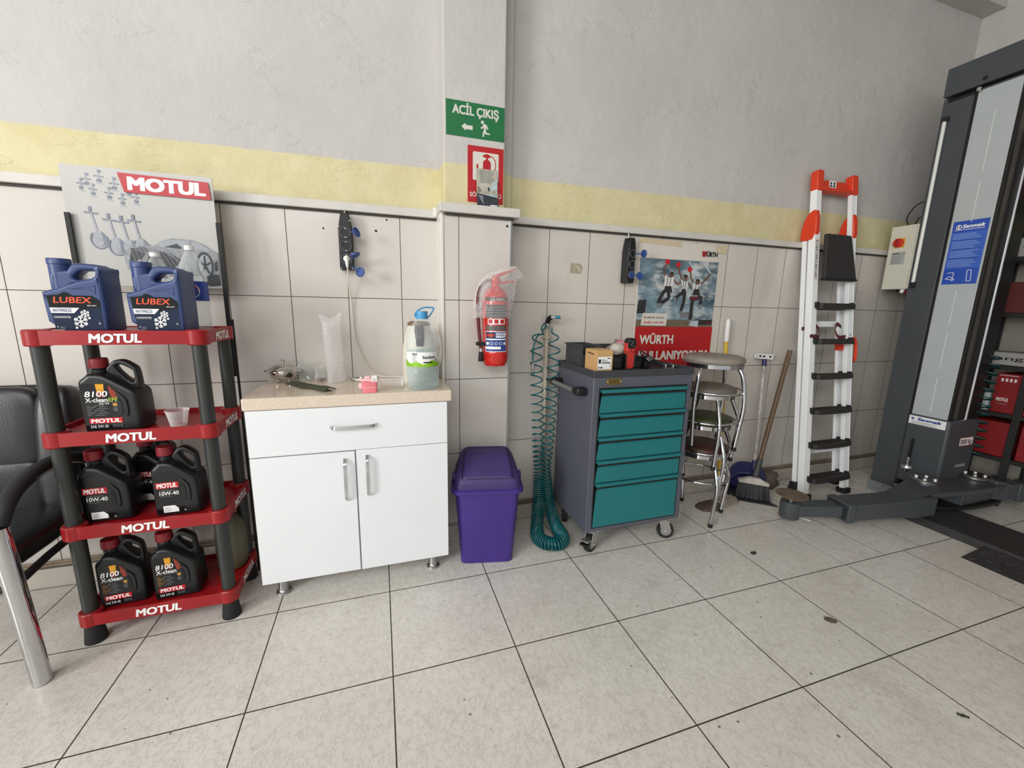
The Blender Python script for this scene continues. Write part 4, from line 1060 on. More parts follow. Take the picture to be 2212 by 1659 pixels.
# ================================================================ tool trolley
TGREY = mat('slate grey steel', (84, 86, 97), 0.45, 0, 0.05, 6)
TDARK = mat('charcoal tray', (58, 60, 64), 0.5, 0, 0.06, 6)
TEAL = mat('teal drawer paint', (26, 112, 116), 0.42, 0, 0.04, 6)
BRASS = mat('brass badge', (150, 124, 64), 0.35, 0.7, 0.08, 60)
tr = thing('tool_trolley', 'slate grey rolling tool trolley with five teal drawers', 'tool trolley', (1.232, -.278, 0))
m = MB().box(-.292, .292, -.205, .205, .128, .951, TGREY)
m.build('body', tr, bevel=.004)
m = MB()
m.box(-.296, .296, -.210, -.206, .948, .982, TDARK).box(-.296, .296, .204, .210, .948, .982, TDARK).box(-.296, -.291, -.206, .204, .948, .982, TDARK).box(.291, .296, -.206, .204, .948, .982, TDARK).box(-.291, .291, -.206, .204, .951, .956, BLACKM)
m.build('tray', tr, bevel=.0015)
MB().box(-.260, .262, -.2065, -.2045, .150, .896, BLACKM).build('drawer_gap_shade', tr)  # black sheet that paints the shadow under the drawer lips and in the gaps
for z0, z1 in ((.770, .888), (.647, .766), (.525, .643), (.404, .521), (.158, .400)):
    y0 = -.212
    prof = [(-.206, z0), (y0, z0), (y0, z1-.040), (-.2064, z1-.034), (-.2064, z1-.018), (y0-.010, z1-.016), (y0-.010, z1), (-.206, z1)]
    MB().prism(prof, -.253, .253, TEAL, 'x').build('drawer', tr, bevel=.001)
bx = MB().prism(rrect(-.222, .911, -.141, .941, .006), -.209, -.205, BRASS, 'y').build('badge', tr, bevel=.0005)
p = Print(front(-.209)); [p.rect(-.212+.0105*i, .9235, -.2045+.0105*i, .9290, INKK) for i in range(6)]; p.line([(-.212, .933), (-.195, .936), (-.181, .934), (-.165, .9365), (-.150, .934)], .0018, INKK); p.line([(-.212, .918), (-.195, .916), (-.181, .918), (-.165, .9155), (-.150, .917)], .0018, INKK)
for x in (-.217, -.146): p.poly(circ(x, .9265, .0028, 10), INKW)
p.build('badge_print', bx, smooth=0)
hd = MB().cyl((-.345, -.095, .868), (-.345, .150, .868), .0115, ZINC, n=18).build('push_handle', tr)
for y in (-.125, .165):
    MB().prism([(y-.03, .848), (y+.03, .848), (y+.03, .888), (y-.03, .888)], -.352, -.291, BLACK, 'x').build('handle_bracket', tr, bevel=.01, seg=3)
for sx, sy, a in ((-1, -1, .5), (1, -1, 2.7), (-1, 1, 1.0), (1, 1, .2)):
    cx, cy = sx*.225, sy*.165
    c = MB().box(cx-.045, cx+.045, cy-.035, cy+.035, .122, .128, ZINC).cyl((cx, cy, .112), (cx, cy, .123), .026, ZINC).build('castor', tr, bevel=.001)
    ca, sa = math.cos(a), math.sin(a); F = Matrix.Translation((cx, cy, 0)) @ Matrix.Rotation(a, 4, 'Z')
    m = MB(); m.M = F
    for y in (-.022, .022): m.prism([(-.026, .114), (.026, .114), (.008, .040), (-.022+.03, .034), (-.002-.03, .034), (-.045, .050)], y-.0015, y+.0015, ZINC, 'y')
    m.box(-.026, .026, -.022, .022, .110, .114, ZINC).cyl((-.016, -.028, .046), (-.016, .028, .046), .006, ZINC)
    if sy < 0 and sx < 0: m.box(-.075, -.040, -.020, .020, .074, .082, ZINC).box(-.085, -.060, -.022, .022, .056, .066, BLACK)
    m.build('fork', c, bevel=.001)
    m = MB(); m.M = F
    m.lathe([(.030, -.015), (.044, -.014), (.0462, -.008), (.0462, .008), (.044, .014), (.030, .015)], RUBBER, 30, (-.016, 0, .0465), 'y').lathe([(.008, -.017), (.028, -.016), (.030, -.012), (.030, .012), (.028, .016), (.008, .017)], mat('grey wheel hub', (130, 130, 128), .4), 24, (-.016, 0, .0465), 'y')
    m.build('wheel', c)

CARD = mat('brown cardboard', (196, 156, 104), 0.75, 0, 0.05, 30)
TZ = .9565
t = thing('cardboard_box', 'small brown cardboard box with a white barcode label on the tool trolley', 'box', (1.000, -.420, TZ), 0.05)
MB().box(-.045, .048, -.045, .060, 0, .122, CARD).box(-.0455, .0485, -.0455, .0605, .119, .1225, CARD).build('carton', t, bevel=.0012)
p = Print(front(-.0455)); p.rect(-.038, .028, .040, .090, INKW).up()
p.rect(-.033, .058, -.020, .078, INKK)
for i in range(16): p.rect(-.016+.0032*i, .056, -.0145+.0032*i+.0006*(i % 3), .064, INKK)
for i in range(3): p.rect(-.016, .067+.004*i, .020-.008*i, .069+.004*i, INKG)
p.rect(-.033, .034, -.027, .041, INKK); p.rect(-.022, .034, -.010, .041, INKK); p.rect(.016, .080, .034, .084, INKK); p.rect(.032, .042, .035, .050, INKK)
p.build('label', t, smooth=0)
p = Print(lambda u, v_, q: (-.0456-q, -u, v_)); [p.rect(-.036+.012*i, .102-.001*i, -.027+.012*i, .108-.001*i, INKK) for i in range(5)]; p.build('print', t, smooth=0)
BINM = mat('charcoal bin plastic', (62, 63, 64), 0.55, 0, 0.1, 10)
def parts_bin(label, loc, rz, w, d, h):
    t = thing('parts_bin', label, 'parts bin', loc, rz, 'parts bins on the tool trolley'); th = .003
    m = MB().box(-w/2, w/2, -d/2, d/2, 0, th, BINM).box(-w/2, -w/2+th, -d/2, d/2, 0, h, BINM).box(w/2-th, w/2, -d/2, d/2, 0, h, BINM).box(-w/2, w/2, d/2-th, d/2, 0, h, BINM)
    m.box(-w/2, w/2, -d/2, -d/2+th, 0, h*.62, BINM)
    m.box(-w/2-.006, w/2+.006, d/2-.004, d/2+.006, h-.008, h, BINM).box(-w/2-.006, -w/2+.002, -d/2+.01, d/2, h-.008, h, BINM).box(w/2-.002, w/2+.006, -d/2+.01, d/2, h-.008, h, BINM)
    for i in range(4):
        y = -d/2+d*(i+1)/5; m.box(-w/2-.0025, -w/2, y-.004, y+.004, 0, h-.01, BINM).box(w/2, w/2+.0025, y-.004, y+.004, 0, h-.01, BINM)
    m.build('shell', t, bevel=.0015)
    return t
parts_bin('charcoal open parts bin standing behind the small cardboard box', (1.012, -.218, TZ), 0.06, .110, .175, .132)
parts_bin('wide charcoal parts bin heaped with tools behind the red work lamp', (1.195, -.185, TZ), 0.0, .180, .150, .120)
parts_bin('charcoal parts bin behind the silver headlamp on the tool trolley', (1.362, -.190, TZ), 0.0, .130, .130, .050)
PALET = mat('scraper grey', (150, 146, 138), 0.45, 0.4, 0.08, 20)
t = thing('scraper', 'grey metal scraper with rounded handle poking up out of the parts bins', 'scraper', (1.115, -.260, 1.035), rot=(0, math.radians(-40), math.radians(12)))
MB().prism([(-.110, -.006), (-.070, -.020), (.050, -.018), (.068, -.006), (.068, .006), (.050, .018), (-.070, .020), (-.110, .006)], -.004, .004, PALET).build('blade', t, bevel=.002)
MB().tube([(.06, 0, 0), (.110, 0, 0)], .005, PALET, 10).lathe([(.001, .108), (.0075, .111), (.0075, .117), (.001, .120)], PALET, 12, (0, 0, 0), 'x').build('handle', t)
RAG = mat('crumpled white wrapping', (206, 198, 186), 0.7, 0, 0.12, 30)
def crumple(label, name, cat, loc, sx, sy, sz, mt, seed):
    rings = []
    for j in range(1, 12):
        t_ = -PI/2+PI*j/12; rg = []
        for i in range(18):
            a = 2*PI*i/18; d_ = Vector((math.cos(t_)*math.cos(a), math.cos(t_)*math.sin(a), math.sin(t_))); k_ = 1+.35*noise.noise(d_*2.3+Vector((seed, 0, 0)))
            rg.append((d_.x*sx*k_, d_.y*sy*k_, max(-sz*.8, d_.z*sz*k_)))
        rings.append(rg)
    o = MB().loft(rings, mt).build(name, smooth=60, loc=loc); return tag(o, label, cat)
crumple('crumpled off-white wrapping stuffed into the parts bin beside the scraper', 'wrapping', 'wrapping', (1.190, -.285, 1.060), .050, .030, .032, RAG, 3)
RAGR = mat('pink spotted rag', (214, 186, 184), 0.8, 0, 0.1, 14, rgb2=(176, 74, 84))
crumple('pale rag with red spots tucked in behind the red work lamp', 'rag', 'rag', (1.292, -.165, 1.082), .050, .030, .022, RAGR, 9)
crumple('flat scrap of white paper on the trolley tray at the foot of the carton', 'paper_scrap', 'paper', (1.115, -.440, TZ+.006), .050, .028, .006, PAPER, 5)
LAMPR = mat('lamp red shell', (206, 56, 48), 0.38, 0, 0.05, 12)
t = thing('work_lamp', 'red and black handheld work lamp standing upright on the tool trolley', 'work lamp', (1.207, -.362, TZ), 0.05)
MB().rbox(-.030, .030, -.018, .020, 0, .014, .008, BLACK).build('base', t, bevel=.002)
b_ = MB().prism(rrect(-.025, .010, .026, .150, .008), -.016, .016, LAMPR, 'y').build('body', t, bevel=.005, seg=3)
for s in (-1, 1): MB().prism(rrect(s*.027-.004, .016, s*.027+.004, .092, .003), -.017, .017, BLACK, 'y').build('side_grip', t, bevel=.002)
MB().prism(chaikin([(-.022, .118), (.023, .118), (.029, .150), (.024, .172), (-.018, .174), (-.024, .150)], 1), -.022, .018, BLACK, 'y').build('head', t, bevel=.005, seg=3)
m = MB()
for x, z in ((-.017, .020), (.017, .020), (-.017, .100), (.017, .100), (0, .108)): m.lathe([(.0035, 0), (.0035, .0012), (.001, .0015)], BLACKM, 10, (x, -.016, z), 'y')
m.build('screw', t)
m = MB().tube(catmull([(-.014, -.023, .160), (.004, -.025, .152), (-.008, -.025, .140), (.014, -.024, .128)], 5), .003, GREYR, 8).build('switch', t)
t = thing('headlamp', 'small silver headlamp with a black strap behind the red work lamp', 'headlamp', (1.362, -.310, 1.009), 0.2)
MB().lathe([(.012, .012), (.019, .006), (.021, -.012), (.019, -.020)], BLACK, 24, (0, 0, 0), 'y').build('housing', t)
MB().lathe([(.001, .0125), (.010, .014), (.0145, .011)], CHROME, 24, (0, 0, 0), 'y').build('lens', t)
MB().tube(catmull([(-.019, .005, .006), (-.028, .020, .024), (.0, .05, .036), (.045, .05, .02), (.085, .01, -.015), (.110, -.03, -.044)], 6), .0035, BLACKM, 8).build('strap', t)
MB().box(-.015, .018, -.004, .03, -.052, -.012, BLACK).build('battery_box', t, bevel=.003)
t = thing('clamp', 'small steel clamp lying near the far front corner of the trolley tray', 'clamp', (1.462, -.372, TZ))
MB().box(-.032, .026, -.010, .010, 0, .008, ZINC).box(-.034, -.024, -.012, .012, .0, .030, ZINC).box(.014, .024, -.012, .012, 0, .028, ZINC).build('frame', t, bevel=.002)
MB().cyl((-.045, 0, .022), (.036, 0, .022), .005, BLACKM).cyl((.036, -.012, .022), (.036, .012, .022), .003, ZINC).build('spindle', t)

# ---------------------------------------------------------------- poster on the tiles
def sky_print():
    k = NT('printed cloudy sky', 0.22)
    n1 = k.noise(3.2, 6, 0.6, None, (1, 1, 2.2)); n2 = k.noise(5.5, 6, 0.65, None, (1, 1, 2.0))
    c = k.mix(k.ramp(n1, 0.35, 0.7), lin((62, 86, 100)), lin((138, 164, 178)))
    c = k.mix(k.ramp(n2, 0.44, 0.66), c, lin((206, 208, 206)))
    k.color(c); return k.m
SKYP = sky_print()
PB = mat('poster paper', (216, 208, 198), 0.35, 0, 0.03, 6)
PRED = mat('poster red', (180, 24, 30), 0.3, 0, 0.06, 8)
PDARK = mat('poster dark trousers', (44, 44, 48), 0.35, 0, 0.1, 40)
PSKIN = mat('poster skin', (112, 74, 60), 0.35, 0, 0.1, 40)
PSHIRT = mat('poster white shirt', (216, 214, 210), 0.35)
PBOT = mat('poster brown ground', (112, 98, 82), 0.35, 0, 0.15, 30)
PHZ = mat('poster pale haze', (182, 192, 198), 0.35, 0, 0.1, 20)
po = thing('wall_poster', 'big poster of three jumping workers above red lettering', 'poster', (1.470, -.0015, .900))
PW, PH = .600, .790
MB().add([(0, 0, 0), (PW+.012, 0, 0), (PW-.006, 0, PH-.003), (-.004, 0, PH)], [(0, 1, 2, 3)], PB).build('sheet', po, smooth=0)
p = Print(front(-.0003))
S_ = lambda x, y: ((x-258)/790*.592+.008, (1100-y)/710*.413+.270)       # from the printed picture
p.rect(.012, .270, .602, .684, SKYP); p.rect(.012, 0, .608, .270, PRED)
p.rect(.012, .270, .600, .314, PBOT); p.up()
pl = lambda pts, mt: p.poly([S_(*q) for q in pts], mt)
# printed arrows in the sky
for o_ in (0, 150): p.line([S_(*q) for q in [(740+o_, 400), (830+o_, 515), (745+o_, 620)]], .010, PHZ)
p.line([S_(*q) for q in [(480, 680), (600, 780), (500, 930)]], .008, PHZ)
pl([(275, 820), (350, 812), (345, 960), (265, 960)], PDARK); pl([(830, 1020), (1050, 1020), (1048, 1075), (828, 1075)], PDARK)
pl([(690, 1000), (850, 1005), (830, 945), (780, 930), (700, 945)], INKG)
pl([(800, 1030), (900, 1030), (895, 1100), (800, 1085)], PHZ); p.up()
def worker(arm, cap, head, torso, other, legs, boots, bag=None):
    p.line([S_(*q) for q in arm], .011, PSKIN); pl(circ(*cap, 24, 14, 28), REDP)
    if other: p.line([S_(*q) for q in other], .011, PSKIN)
    pl(torso, PSHIRT); p.up()
    pl(circ(*head, 21, 14, 27), PSKIN)
    pl([(head[0]-21, head[1]-8), (head[0]-14, head[1]-28), (head[0]+12, head[1]-30), (head[0]+21, head[1]-8)], INKK)
    for lg, w in legs: p.line([S_(*q) for q in lg], w, PDARK)
    for bt in boots: pl(bt, INKG)
    p.up()
    tx0 = min(q[0] for q in torso); tx1 = max(q[0] for q in torso); ty = max(q[1] for q in torso)
    pl([(tx0+20, ty-55), (tx1-22, ty-55), (tx1-8, ty+12), (tx0+6, ty+12)], PDARK)
    for a in (.35, .62): p.line([S_(tx0+(tx1-tx0)*a, ty-52), S_(tx0+(tx1-tx0)*(a+.06), min(q[1] for q in torso)+8)], .004, PDARK)
    if bag: pl(bag, mat('poster maroon pouch', (92, 40, 48), .35))
worker([(520, 430), (495, 500), (515, 570)], (525, 415), (578, 548), [(512, 548), (556, 575), (605, 570), (600, 650), (570, 720), (500, 720), (510, 640)], [(600, 590), (640, 645), (680, 620)],
       [([(520, 715), (490, 770), (465, 850)], .024), ([(555, 715), (572, 790), (490, 850)], .024)], [[(450, 850), (475, 850), (470, 890), (448, 890)], [(475, 845), (505, 850), (490, 905), (478, 900)]])
worker([(636, 450), (652, 520), (685, 590)], (634, 438), (720, 568), [(672, 590), (700, 605), (748, 612), (752, 660), (735, 745), (680, 740), (690, 660)], [(752, 620), (778, 660), (790, 685)],
       [([(690, 738), (660, 760), (630, 800)], .022), ([(722, 738), (722, 830), (700, 930)], .024)], [[(618, 775), (645, 785), (632, 845), (618, 840)], [(672, 930), (712, 925), (705, 965), (690, 955)]])
worker([(758, 480), (770, 560), (805, 625)], (754, 480), (848, 608), [(795, 615), (832, 638), (892, 625), (862, 680), (858, 730), (800, 740), (802, 680)], [(885, 630), (940, 565), (975, 515)],
       [([(812, 790), (808, 900), (806, 1020)], .026), ([(845, 795), (895, 760), (900, 850)], .024)], [[(792, 1020), (815, 1020), (808, 1070), (792, 1075)], [(885, 850), (915, 850), (912, 905), (890, 900)]],
       [(782, 765), (870, 765), (862, 812), (780, 805)])
pl([(320, 955), (570, 958), (560, 1090), (308, 1085)], PB); p.up()
a = S_(338, 1010); p.text('Kaliteli ürün,', a[0], a[1], .0135, INKK, w=.150, align='l', bold=.01)
a = S_(334, 1062); p.text('doğru tercih.', a[0], a[1], .0135, PRED, w=.152, align='l', bold=.02)
a = S_(968, 1062); p.text('WÜRTH', a[0], a[1], .008, REDP, w=.045, align='l')
p.text('WÜRTH', .048, .164, .056, PB, w=.250, align='l', bold=.034)
p.text('KULLANIYORUM', .048, .062, .056, PB, w=.530, align='l', bold=.040)
p.text('WÜRTH', .462, .716, .029, INKK, w=.120, align='l', bold=.035)
pl([(862, 282), (878, 282), (878, 290), (892, 290), (892, 282), (907, 282), (907, 308), (862, 306)], PRED)
pl([(862, 316), (907, 318), (900, 336), (890, 342), (886, 332), (880, 342), (868, 334)], PRED)
p.build('printing', po, smooth=0)
MASK = mat('old masking tape', (206, 190, 158), 0.6, 0, 0.08, 30)
p = Print(front(-.0004), .0002); p.k = 9
p.poly([(-.004, .772), (.300, .762), (.300, .790), (-.004, .800)], MASK); p.poly([(.575, .745), (.655, .735), (.652, .790), (.570, .785)], MASK)
p.build('tape', po, smooth=0)

# ---------------------------------------------------------------- nested stools
SEATS = [mat('dusty grey vinyl', (136, 128, 118), 0.5, 0, 0.10, 16, 0.15, 120), mat('taupe vinyl', (110, 100, 90), 0.5, 0, 0.1, 16, 0.15, 120), mat('dark green vinyl', (58, 66, 36), 0.45, 0, 0.12, 16), mat('dark brown vinyl', (72, 44, 34), 0.45, 0, 0.12, 16)]
def stool(label, loc, rz, sr, hs, sm, first=False):
    t = thing('round_stool', label, 'stool', loc, rz, 'nested chrome stools')
    MB().lathe([(.02, hs-.046), (sr*.94, hs-.044), (sr*1.0, hs-.034), (sr*1.015, hs-.022), (sr*.98, hs-.008), (sr*.82, hs+.002), (sr*.4, hs+.006), (.001, hs+.007)], sm, 48).build('seat', t, smooth=60)
    MB().lathe([(sr*.98, hs-.066), (sr*1.0, hs-.064), (sr*1.0, hs-.042), (sr*.97, hs-.040), (.02, hs-.040)], CHROME, 48).lathe([(.02, hs-.064), (sr*.97, hs-.066)], BLACKM, 40, capt=False).build('seat_band', t, smooth=50)
    fr = .178
    for k in range(4):
        a = PI/4+k*PI/2
        path = catmull([(sr*.88, hs-.066), (sr*1.03, hs-.11), (.190, hs-.20), (.196, hs*.46), (.184, .13), (.172, .02)], 5)
        MB().tube([(r_*math.cos(a), r_*math.sin(a), z_) for r_, z_ in path], .0115, CHROME, 12).lathe([(.013, 0), (.0135, .012), (.012, .024)], BLACKM, 12, (.172*math.cos(a), .172*math.sin(a), 0)).build('leg', t, smooth=50)
    MB().ring((0, 0, hs-.205), sr+.016, .0072, CHROME, 44, 10).build('foot_ring', t, smooth=60)
    return t
SX, SY = 1.852, -.268
SA = math.atan2(-.442-SY, 1.812-SX)-PI/4
stool('brown seated chrome stool at the bottom of the nested stools', (SX-.004, SY, 0), SA, .146, .475, SEATS[3])
stool('green seated chrome stool nested between the brown and taupe ones', (SX-.002, SY, .178), SA+.10, .146, .475, SEATS[2])
stool('taupe seated chrome stool directly under the big grey seat', (SX, SY, .362), SA-.16, .147, .475, SEATS[1])
stool('wide grey vinyl stool crowning the nested chrome stools', (SX+.004, SY-.004, .470), SA+.62, .168, .548, SEATS[0])

# ---------------------------------------------------------------- mop, dustpan, broom
YEL = mat('yellow handle', (206, 172, 40), 0.4, 0, 0.08, 12)
YELD = mat('rusty yellow handle end', (120, 92, 40), 0.6, 0, 0.3, 30)
MOPW = mat('grubby mop fibre', (150, 138, 126), 0.9, 0, 0.2, 40, 0.4, 120)
MOPB = mat('brown mop fibre', (84, 68, 58), 0.95, 0, 0.2, 40, 0.5, 160)
t = thing('mop', 'flat floor mop with yellow handle and white grip leaning behind the stools', 'mop', (0, 0, 0))
a, b = Vector((2.150, -.140, .06)), Vector((2.178, -.034, 1.075)); c = Vector((2.181, -.028, 1.225))
MB().cyl(a+(b-a)*.06, b, .0125, YEL, n=16).build('handle', t)
MB().cyl(a, a+(b-a)*.07, .014, YELD, n=14).build('socket', t)
MB().tube([b, b.lerp(c, .1), b.lerp(c, .85), c], [.0135, .0155, .0155, .008], CAPW, 16).build('grip', t)
def fibre(cx, cy, ang, lx, ly, h, mt, nm, par):
    v = []; f = []; nu, nv = 34, 12
    ca, sa = math.cos(ang), math.sin(ang)
    for i in range(nu+1):
        for j in range(nv+1):
            u_, w_ = i/nu*2-1, j/nv*2-1
            wd = (1-abs(u_)**3*.6); x = u_*lx; y = w_*ly*wd
            z = h*max(0, (1-abs(u_)**5))*max(0, 1-abs(w_)**3)*(.8+.35*noise.noise(Vector((x*60, y*60, 2))))
            v.append((cx+x*ca-y*sa, cy+x*sa+y*ca, .001+max(0, z)))
    for i in range(nu):
        for j in range(nv): k = i*(nv+1)+j; f.append((k, k+nv+1, k+nv+2, k+1))
    return MB().add(v, f, mt).build(nm, par, smooth=60)
fibre(2.000, -.225, .10, .095, .065, .035, MOPB, 'soiled_fibre', t)
fibre(2.150, -.200, .10, .115, .060, .045, MOPW, 'mop_head', t)
NAVY = mat('navy plastic', (40, 40, 92), 0.4, 0, 0.1, 10)
WHT = mat('chipped white handle', (200, 196, 188), 0.45, 0, 0.08, 30, rgb2=(150, 144, 134))
t = thing('dustpan', 'navy long-handled dustpan with chipped white pole leaning on the tiles', 'dustpan', (0, 0, 0))
hp0, hp1 = Vector((2.440, -.150, .20)), Vector((2.535, -.038, .905))
MB().cyl(hp0, hp1, .0115, WHT, n=14).build('pole', t)
d_ = (hp1-hp0).normalized()
MB().cyl(hp1-d_*.005, hp1+d_*.045, .0145, NAVY, n=16).build('collar', t)
o = MB()
zz = hp1.z+.05
q0 = hp1+d_*.048; br = []
for k in (-1, 1): o.box(-.075, .055, k*.012-.002, k*.012+.002, 0, .034, CAPW)
o.box(-.075, .055, -.012, .012, -.002, .002, CAPW).box(-.075, -.072, -.014, .014, -.002, .034, CAPW).box(.052, .055, -.014, .014, -.002, .034, CAPW)
for x in (-.05, -.02, .03): o.box(x-.008, x+.008, -.0145, -.0135, .010, .024, BLACKM)
o.build('hanger_bracket', t, loc=tuple(q0), rot=(0, .06, -.15), bevel=.002)
# pan: arched hood with a flat lip
pm = MB(); pc = Vector((2.385, -.175, 0)); pa = -.68; F = Matrix.Translation(pc) @ Matrix.Rotation(pa, 4, 'Z'); pm.M = F
v = []; f = []; na, nb = 22, 8
for i in range(na+1):
    a = PI*i/na
    for j in range(nb+1):
        w_ = j/nb; y = .110-.075*w_
        hgt = .205-.055*w_; wd = .128-.004*w_
        e = .62; x = -wd*math.copysign(abs(math.cos(a))**e, math.cos(a)); z = .002+hgt*abs(math.sin(a))**.85
        v.append((x, y+.02*math.sin(a)*(1-w_)-.03*(z/.2)*0, z))
for i in range(na):
    for j in range(nb): k = i*(nb+1)+j; f.append((k, k+1, k+nb+2, k+nb+1))
back = [i*(nb+1) for i in range(na+1)]; f.append(tuple(back))
pm.add(v, f, NAVY)
o = pm.build('hood', t, smooth=50); so = o.modifiers.new('t', 'SOLIDIFY'); so.thickness = .005; so.offset = 0
pm = MB(); pm.M = F; pm.prism([(-.128, .110), (.128, .110), (.132, -.06), (.165, -.105), (-.150, -.100), (-.132, -.06)], 0, .006, mat('worn black lip', (46, 46, 54), .6, 0, .15, 20)).build('pan', t, bevel=.001)
MB().tube([hp0-d_*.01, hp0+d_*.05], [.020, .016], NAVY, 12).build('pole_socket', t)
WOOD = mat('brown wooden pole', (96, 74, 54), 0.5, 0, 0.15, 20)
BRIS = mat('dark bristles', (62, 62, 64), 0.9, 0, 0.25, 200, 0.4, 400)
t = thing('broom', 'broom with brown wooden pole, its grey brush resting in the navy dustpan', 'broom', (0, 0, 0))
b0, b1 = Vector((2.395, -.205, .160)), Vector((2.700, -.085, 1.012))
MB().cyl(b0+(b1-b0)*.10, b1, .0150, WOOD, r1=.0165, n=16).build('pole', t)
MB().tube([b0, b0+(b1-b0)*.10, b0+(b1-b0)*.14], [.020, .020, .017], mat('dark grey ferrule', (58, 58, 60), .5), 14).build('ferrule', t)
m = MB(); m.M = Matrix.Translation((2.372, -.215, 0)) @ Matrix.Rotation(-.66, 4, 'Z') @ Matrix.Scale(.92, 4, (1, 0, 0))
m.prism([(-.100, .118), (.100, .112), (.102, .130), (.075, .138), (.040, .158), (-.030, .160), (-.075, .142), (-.102, .136)], -.020, .020, mat('worn white brush block', (186, 180, 172), .6, 0, .12, 30), 'y'); m.build('brush_block', t, bevel=.004)
m = MB(); m.M = Matrix.Translation((2.372, -.215, 0)) @ Matrix.Rotation(-.66, 4, 'Z') @ Matrix.Scale(.92, 4, (1, 0, 0))
for i in range(36):
    for j in range(3):
        x = -.095+.19*i/35; y = -.012+.012*j; k_ = random.uniform(-.008, .008)
        m.tube([(x, y, .120), (x*1.12+k_, y*1.5-.010+k_, .012+random.uniform(0, .006))], [.0036, .0042], BRIS, 5)
m.build('bristles', t)
# ================================================================ aluminium stepladder, folded and leaned on the wall
ALU = mat('white coated aluminium', (244, 246, 246), 0.35, 0.0, 0.015, 8)
ORG = mat('red orange plastic', (222, 62, 30), 0.4, 0, 0.05, 8)
TREAD = mat('ribbed black tread', (44, 40, 38), 0.6, 0, 0.2, 60, 0.6, 260)
STRAP = mat('dark red webbing', (92, 34, 38), 0.7, 0, 0.2, 60)
lad = thing('stepladder', 'tall white aluminium stepladder with black treads and red orange top', 'ladder', (2.930, -.318, 0))
tl = math.radians(7.0)
LF = Matrix.Rotation(-tl, 4, 'X')
def LT(x, y, z): return tuple(LF @ Vector((x*(1-.078*max(0, z-.15)), y, z)))      # the rails draw together upwards, and lean
def lb(name, fn, parent=lad, bevel=.002):
    m = MB(); fn(m); m.v = [LT(*q) for q in m.v]; return m.build(name, parent, bevel=bevel)
HW = .222; RW = .030
for s in (-1, 1):
    x0, x1 = sorted((s*HW, s*(HW-.055)))
    xo = s*HW
    def fr(m):
        m.box(x0, x1, -.012, .014, .03, 2.125, ALU)
        m.box(xo-.002, xo+.002, -.014, .030, .03, 2.125, ALU)
    r_ = lb('front_rail', fr)
    lb('foot', lambda m: m.box(x0-.004, x1+.004, -.030, .034, .002, .040, BLACKM), r_, .005)
    if s < 0:
        def lbl(m): m.add([(x0+.012, -.0127, 1.50), (x1-.010, -.0127, 1.50), (x1-.010, -.0127, 1.775), (x0+.012, -.0127, 1.775)], [(0, 1, 2, 3)], PAPER)
        st_ = lb('sticker', lbl, r_, 0)
        p = Print(lambda u, v_, q: LT(x0+.012+u, -.0128-q, v_))
        for i in range(18):
            z = 1.515+.0142*i; p.rect(.004, z, .010+.004*((i*7) % 4), z+.006, INKK); p.rect(.018+.002*(i % 2), z, .028, z+.005, INKG)
        p.build('sticker_print', st_, smooth=0)
    def rr(m): m.box(x0-s*.004, x1-s*.004, .046, .066, .105, 1.80, ALU); m.box(xo-s*.006, xo-s*.002, .042, .074, .105, 1.80, ALU)
    r2 = lb('rear_rail', rr)
    lb('foot', lambda m: m.prism([(.030, .050), (.098, .050), (.080, .112), (.040, .112)], x0-.010, x1+.010, BLACKM, 'x'), r2, .004)
    # red bracket where the legs join
    sh = [(-.022, 1.770), (.080, 1.772), (.086, 1.80), (.076, 1.865), (.052, 1.925), (.022, 1.955), (-.022, 1.965)]
    lb('hinge_bracket', lambda m: m.prism(chaikin(sh, 1), xo-.006 if s < 0 else xo-.038, xo+.038 if s < 0 else xo+.006, ORG, 'x'), lad, .005)
def step(m, z, d=.085):
    w = HW-.040
    m.prism([(-w, .045), (w, .045), (w, -.042), (w-.014, -.056), (w*.5, -.066), (0, -.069), (-w*.5, -.066), (-w+.014, -.056), (-w, -.042)], z-.030, z+.004, TREAD)
    for q in range(7): m.box(-w+.006, w-.006, .032-.013*q-.002, .032-.013*q+.002, z+.004, z+.0065, TREAD)
    for s in (-1, 1): m.box(s*w-.010, s*w+.006, -.036, .046, z-.022, z+.016, BLACKM)
for z in (.150, .388, .626, .864, 1.102, 1.340): lb('step', lambda m, z=z: step(m, z), lad, .003)
def plat(m):
    m.prism([(-.160, 1.508), (.178, 1.508), (.112, 1.800), (-.150, 1.800)], -.052, -.026, TREAD, 'y')
    m.box(-.165, .180, -.058, -.020, 1.498, 1.512, BLACKM)
lb('platform', plat, lad, .006)
def topcap(m):
    for s in (-1, 1):
        a_, b_ = sorted((s*(HW+.006), s*(HW-.062))); m.prism(rrect(a_, 2.085, b_, 2.215, .014), -.020, .030, ORG, 'y')
    m.prism([(-.17, 2.095), (.17, 2.095), (.16, 2.150), (.10, 2.165), (-.10, 2.165), (-.16, 2.150)], .000, .040, ORG, 'y'); m.box(-.17, .17, -.020, .038, 2.090, 2.112, ORG)
tc_ = lb('top_tray', topcap, lad, .005)
p = Print(lambda u, v_, q: LT(u, -.001-q, v_), .0008); p.rect(-.075, 2.118, .005, 2.163, INKW).up(2)
for x in (-.055, -.020): p.poly(circ(x, 2.146, .009, 10), INKK); p.rect(x-.012, 2.124, x+.010, 2.134, INKK)
p.build('warning_label', tc_, smooth=0)
lb('rear_brace', lambda m: m.box(-HW+.05, HW-.05, .048, .064, 1.195, 1.235, ALU))
lb('rear_brace', lambda m: m.box(-HW+.05, HW-.05, .048, .064, .30, .335, ALU))
